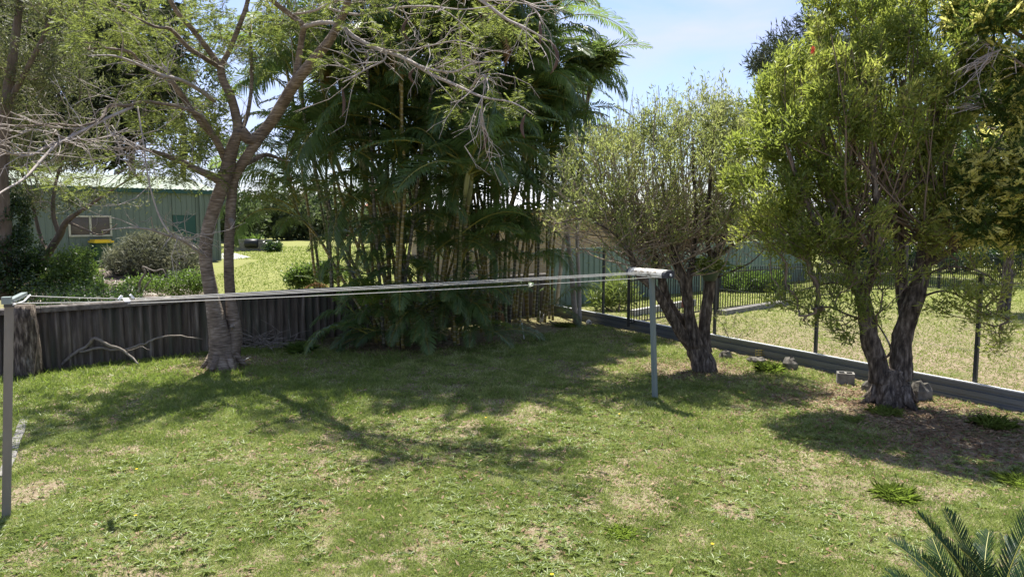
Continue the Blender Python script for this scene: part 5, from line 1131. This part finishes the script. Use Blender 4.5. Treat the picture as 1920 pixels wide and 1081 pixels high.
grass_tuft('grass fringe at the foot of the dark twin trunk', 1660, 775, .35, .16, 160, 5)
grass_tuft('small shaded grass clump left of the bright one', 1600, 788, .22, .14, 110, 6)
grass_tuft('green grass clump beside the bare patch near the bottom centre', 1165, 1000, .22, .14, 130, 7)
grass_tuft('grass clump under the pale stems at the corner', 1060, 612, .4, .22, 150, 8)
grass_tuft('grass clump at the base of the clothesline right post', 1228, 750, .12, .09, 60, 9)
grass_tuft('leafy weed standing by the palm clump left end', 565, 660, .3, .35, 120, 10, .03, 'leaf_mid')
grass_tuft('strap leaved grass clump behind the steel edging at the green fence', 1105, 575, .4, .35, 140, 11, .02)
grass_tuft('pale grass clump between the pale stems and the pool fence', 1200, 640, .25, .15, 90, 12)

# ---- yellow dandelions
for i, (px, py) in enumerate([(256,878),(254,965),(1336,1018),(1035,1075),(1161,775),(911,782)]):
    labs = ['yellow dandelion left of the lawn above the small dark shadow', 'lower yellow dandelion near the small dark shadow', 'yellow dandelion right of the bare patch', 'yellow dandelion at the bottom edge', 'yellow dandelion just left of the clothesline post', 'yellow dandelion near the middle of the lawn']
    g = G(px, py, .05); t = thing('dandelion', labs[i], 'flower', (g[0], g[1], 0)); mb = MB(); mb.tube([(g[0], g[1], 0), (g[0]+.004, g[1], .05)], .0018, 4); link('stem', mb.mesh('stem', [M['weed']], (g[0], g[1], 0)), t)
    mb = MB(); n = 10; vs = [(g[0], g[1], .056)]
    for k in range(n*2): a = math.pi*k/n; rr = .016 if k % 2 else .011; vs.append((g[0]+math.cos(a)*rr, g[1]+math.sin(a)*rr, .05))
    mb.add(vs, [(0, 1+k, 1+(k+1) % (n*2)) for k in range(n*2)]); link('petals', mb.mesh('petals', [M['yellow_flower']], (g[0], g[1], 0)), t)

# ================================================================== GRASS, WEEDS, LITTER (stuff)
def vnoise(x, y, s, seed):
    r_ = np.random.default_rng(seed); T = r_.random((64, 64)); u = x*s; v = y*s; i = np.floor(u).astype(int); j = np.floor(v).astype(int); fu = u-i; fv = v-j; fu = fu*fu*(3-2*fu); fv = fv*fv*(3-2*fv)
    g = lambda a, b: T[a % 64, b % 64]
    return (g(i,j)*(1-fu)+g(i+1,j)*fu)*(1-fv)+(g(i,j+1)*(1-fu)+g(i+1,j+1)*fu)*fv
def blades(name, n, D0, D1, cond, hgt, wid, mat, seed, dens=True, thin=1.0):
    r_ = np.random.default_rng(seed); D = D0*np.exp(r_.random(n)*math.log(D1/D0)); x = (r_.random(n)*2-1)*.80*D; keep = cond(x, D)
    nn = .36*vnoise(x, D, .9, 1)+.36*vnoise(x, D, 3.1, 2)+.38*vnoise(x, D, 9, 3)
    if dens:
        pk = np.clip((nn-.31)*3.4, .3, 1)
        for p, rr in PATCH: dd = np.hypot((x-p[0]), (D-p[1])*.8); pk *= .08+.92*sstep((dd-rr*.4)/(rr*.7))
        # bare mulch under the palms and the two right trees
        for p, rr in ((G(740,640), 2.0), (G(850,628), 2.0), (G(950,610), 2.2), (G(1030,590), 2.2)): dd = np.hypot(x-p[0], D-p[1]-.5); pk *= sstep((dd-rr*.75)/(rr*.4))
        for p, rr in ((G(1672,757), 1.2), (G(1318,694), .9), (G(1800,800), 1.1), (G(420,680), .8), (G(1900,850), 1.3)): dd = np.hypot(x-p[0], D-p[1]); pk *= .22+.78*sstep((dd-rr*.5)/rr)
        keep &= r_.random(n) < pk
    x = x[keep]; D = D[keep]; nn = nn[keep]; n = len(x); z = gh(x, D)
    Pn = np.stack([x, D, z], 1); d = r_.normal(size=(n,3)); d[:,2] = np.abs(d[:,2])*.6+.35; d /= np.linalg.norm(d, axis=1, keepdims=True)
    h = hgt*(.5+r_.random(n))*(D/8)**.45*(.6+.9*nn); w = wid*(.7+.6*r_.random(n))*(D/7)**.9
    s = np.cross(d, r_.normal(size=(n,3))); s /= np.linalg.norm(s, axis=1, keepdims=True)
    V = np.stack([Pn-s*w[:,None]/2, Pn+s*w[:,None]/2, Pn+d*h[:,None]], 1).reshape(-1,3); Fc = np.arange(n*3).reshape(-1,3)
    return tag(link(name, raw_mesh(name, V, Fc, [M[mat]])), kind='stuff')
yard = lambda x, y: (back_s(x, y) < -.12) & (side_s(x, y) < -.12)
blades('lawn_grass', 1050000, 4.7, 18, yard, .041, .0085, 'grass', 101)['label'] = 'short patchy green lawn'
blades('neighbour_grass', 150000, 9.5, 34, lambda x, y: (side_s(x, y) > .2) & (back_s(x, y) < -.1), .05, .007, 'grass_far', 102, False)['label'] = 'sunny lawn beyond the steel edging'
blades('far_lawn_grass', 130000, 15, 50, lambda x, y: (back_s(x, y) > 2.5) & (x < -3) & ~((x < -9.6-(y-18)*.15) & (y < 34)), .05, .008, 'grass_far', 103, False)['label'] = 'bright mown lawn beyond the corrugated fence'
def weeds(n, seed):
    r_ = np.random.default_rng(seed); Ps=[];Ds=[];Ls=[];Ws=[]
    D = 4.8*np.exp(r_.random(n)*math.log(11.5/4.8)); x = (r_.random(n)*2-1)*.78*D; pk = np.clip(vnoise(x, D, .8, 9)*2.2-.75+vnoise(x,D,3.1,8)*.5, .03, 1); k = (r_.random(n) < pk) & yard(x, D); x = x[k]; D = D[k]
    for a, b_ in zip(x, D):
        m = r_.integers(6, 13); s = r_.uniform(.5, 1.2); a0 = r_.uniform(0, 6.28)
        for q in range(m):
            t = a0+q*2.4; Ps.append((a, b_, .012)); Ds.append((math.cos(t), math.sin(t), r_.uniform(.15, .8))); Ls.append(.075*s*r_.uniform(.6,1.2)); Ws.append(.017*s)
    Pn = np.array(Ps); V, Fc = leaves(Pn, np.array(Ds), np.array(Ls), np.array(Ws), r_, .2, .25, flat=np.repeat([[0,0,1.]], len(Pn), 0)); V[:,2] = np.maximum(V[:,2], .006)
    tag(link('lawn_weeds', raw_mesh('lawn_weeds', V, Fc, [M['weed']])), 'flat rosette weeds scattered through the lawn', kind='stuff')
weeds(7500, 104)
blades('lush_grass', 60000, 9.5, 14.5, lambda x, y: yard(x, y) & (x < -2.2) & (x > -9), .075, .011, 'tuft', 107)['label'] = 'taller bright grass along the foot of the corrugated fence'
def litter(n, seed):
    r_ = np.random.default_rng(seed); C = [(G(1672,757),1.7,.3),(G(1800,820),1.5,.22),(G(1318,694),1.3,.12),(G(740,655),1.3,.1),(G(860,640),1.6,.1),(G(1000,605),1.6,.08),(G(420,690),1.,.05),(G(1150,630),1.2,.05),(G(900,850),4.5,.3)]
    ks = r_.choice(len(C), n, p=np.array([c[2] for c in C])/sum(c[2] for c in C)); Pn = np.array([[C[k][0][0]+r_.normal()*C[k][1]*.7, C[k][0][1]+r_.normal()*C[k][1]*.5, 0] for k in ks]); Pn = Pn[yard(Pn[:,0], Pn[:,1])]; Pn[:,2] = gh(Pn[:,0], Pn[:,1])+r_.random(len(Pn))*.02+.006
    d = r_.normal(size=Pn.shape); d[:,2] *= .2; V, Fc = leaves(Pn, d, .04+.06*r_.random(len(Pn)), .012+.015*r_.random(len(Pn)), r_, .2, 0, flat=np.repeat([[0,0,1.]], len(Pn), 0))
    tag(link('leaf_litter', raw_mesh('leaf_litter', V, Fc, [M['litter']])), 'dry brown fallen leaves and thatch under the trees', kind='stuff')
litter(24000, 105)
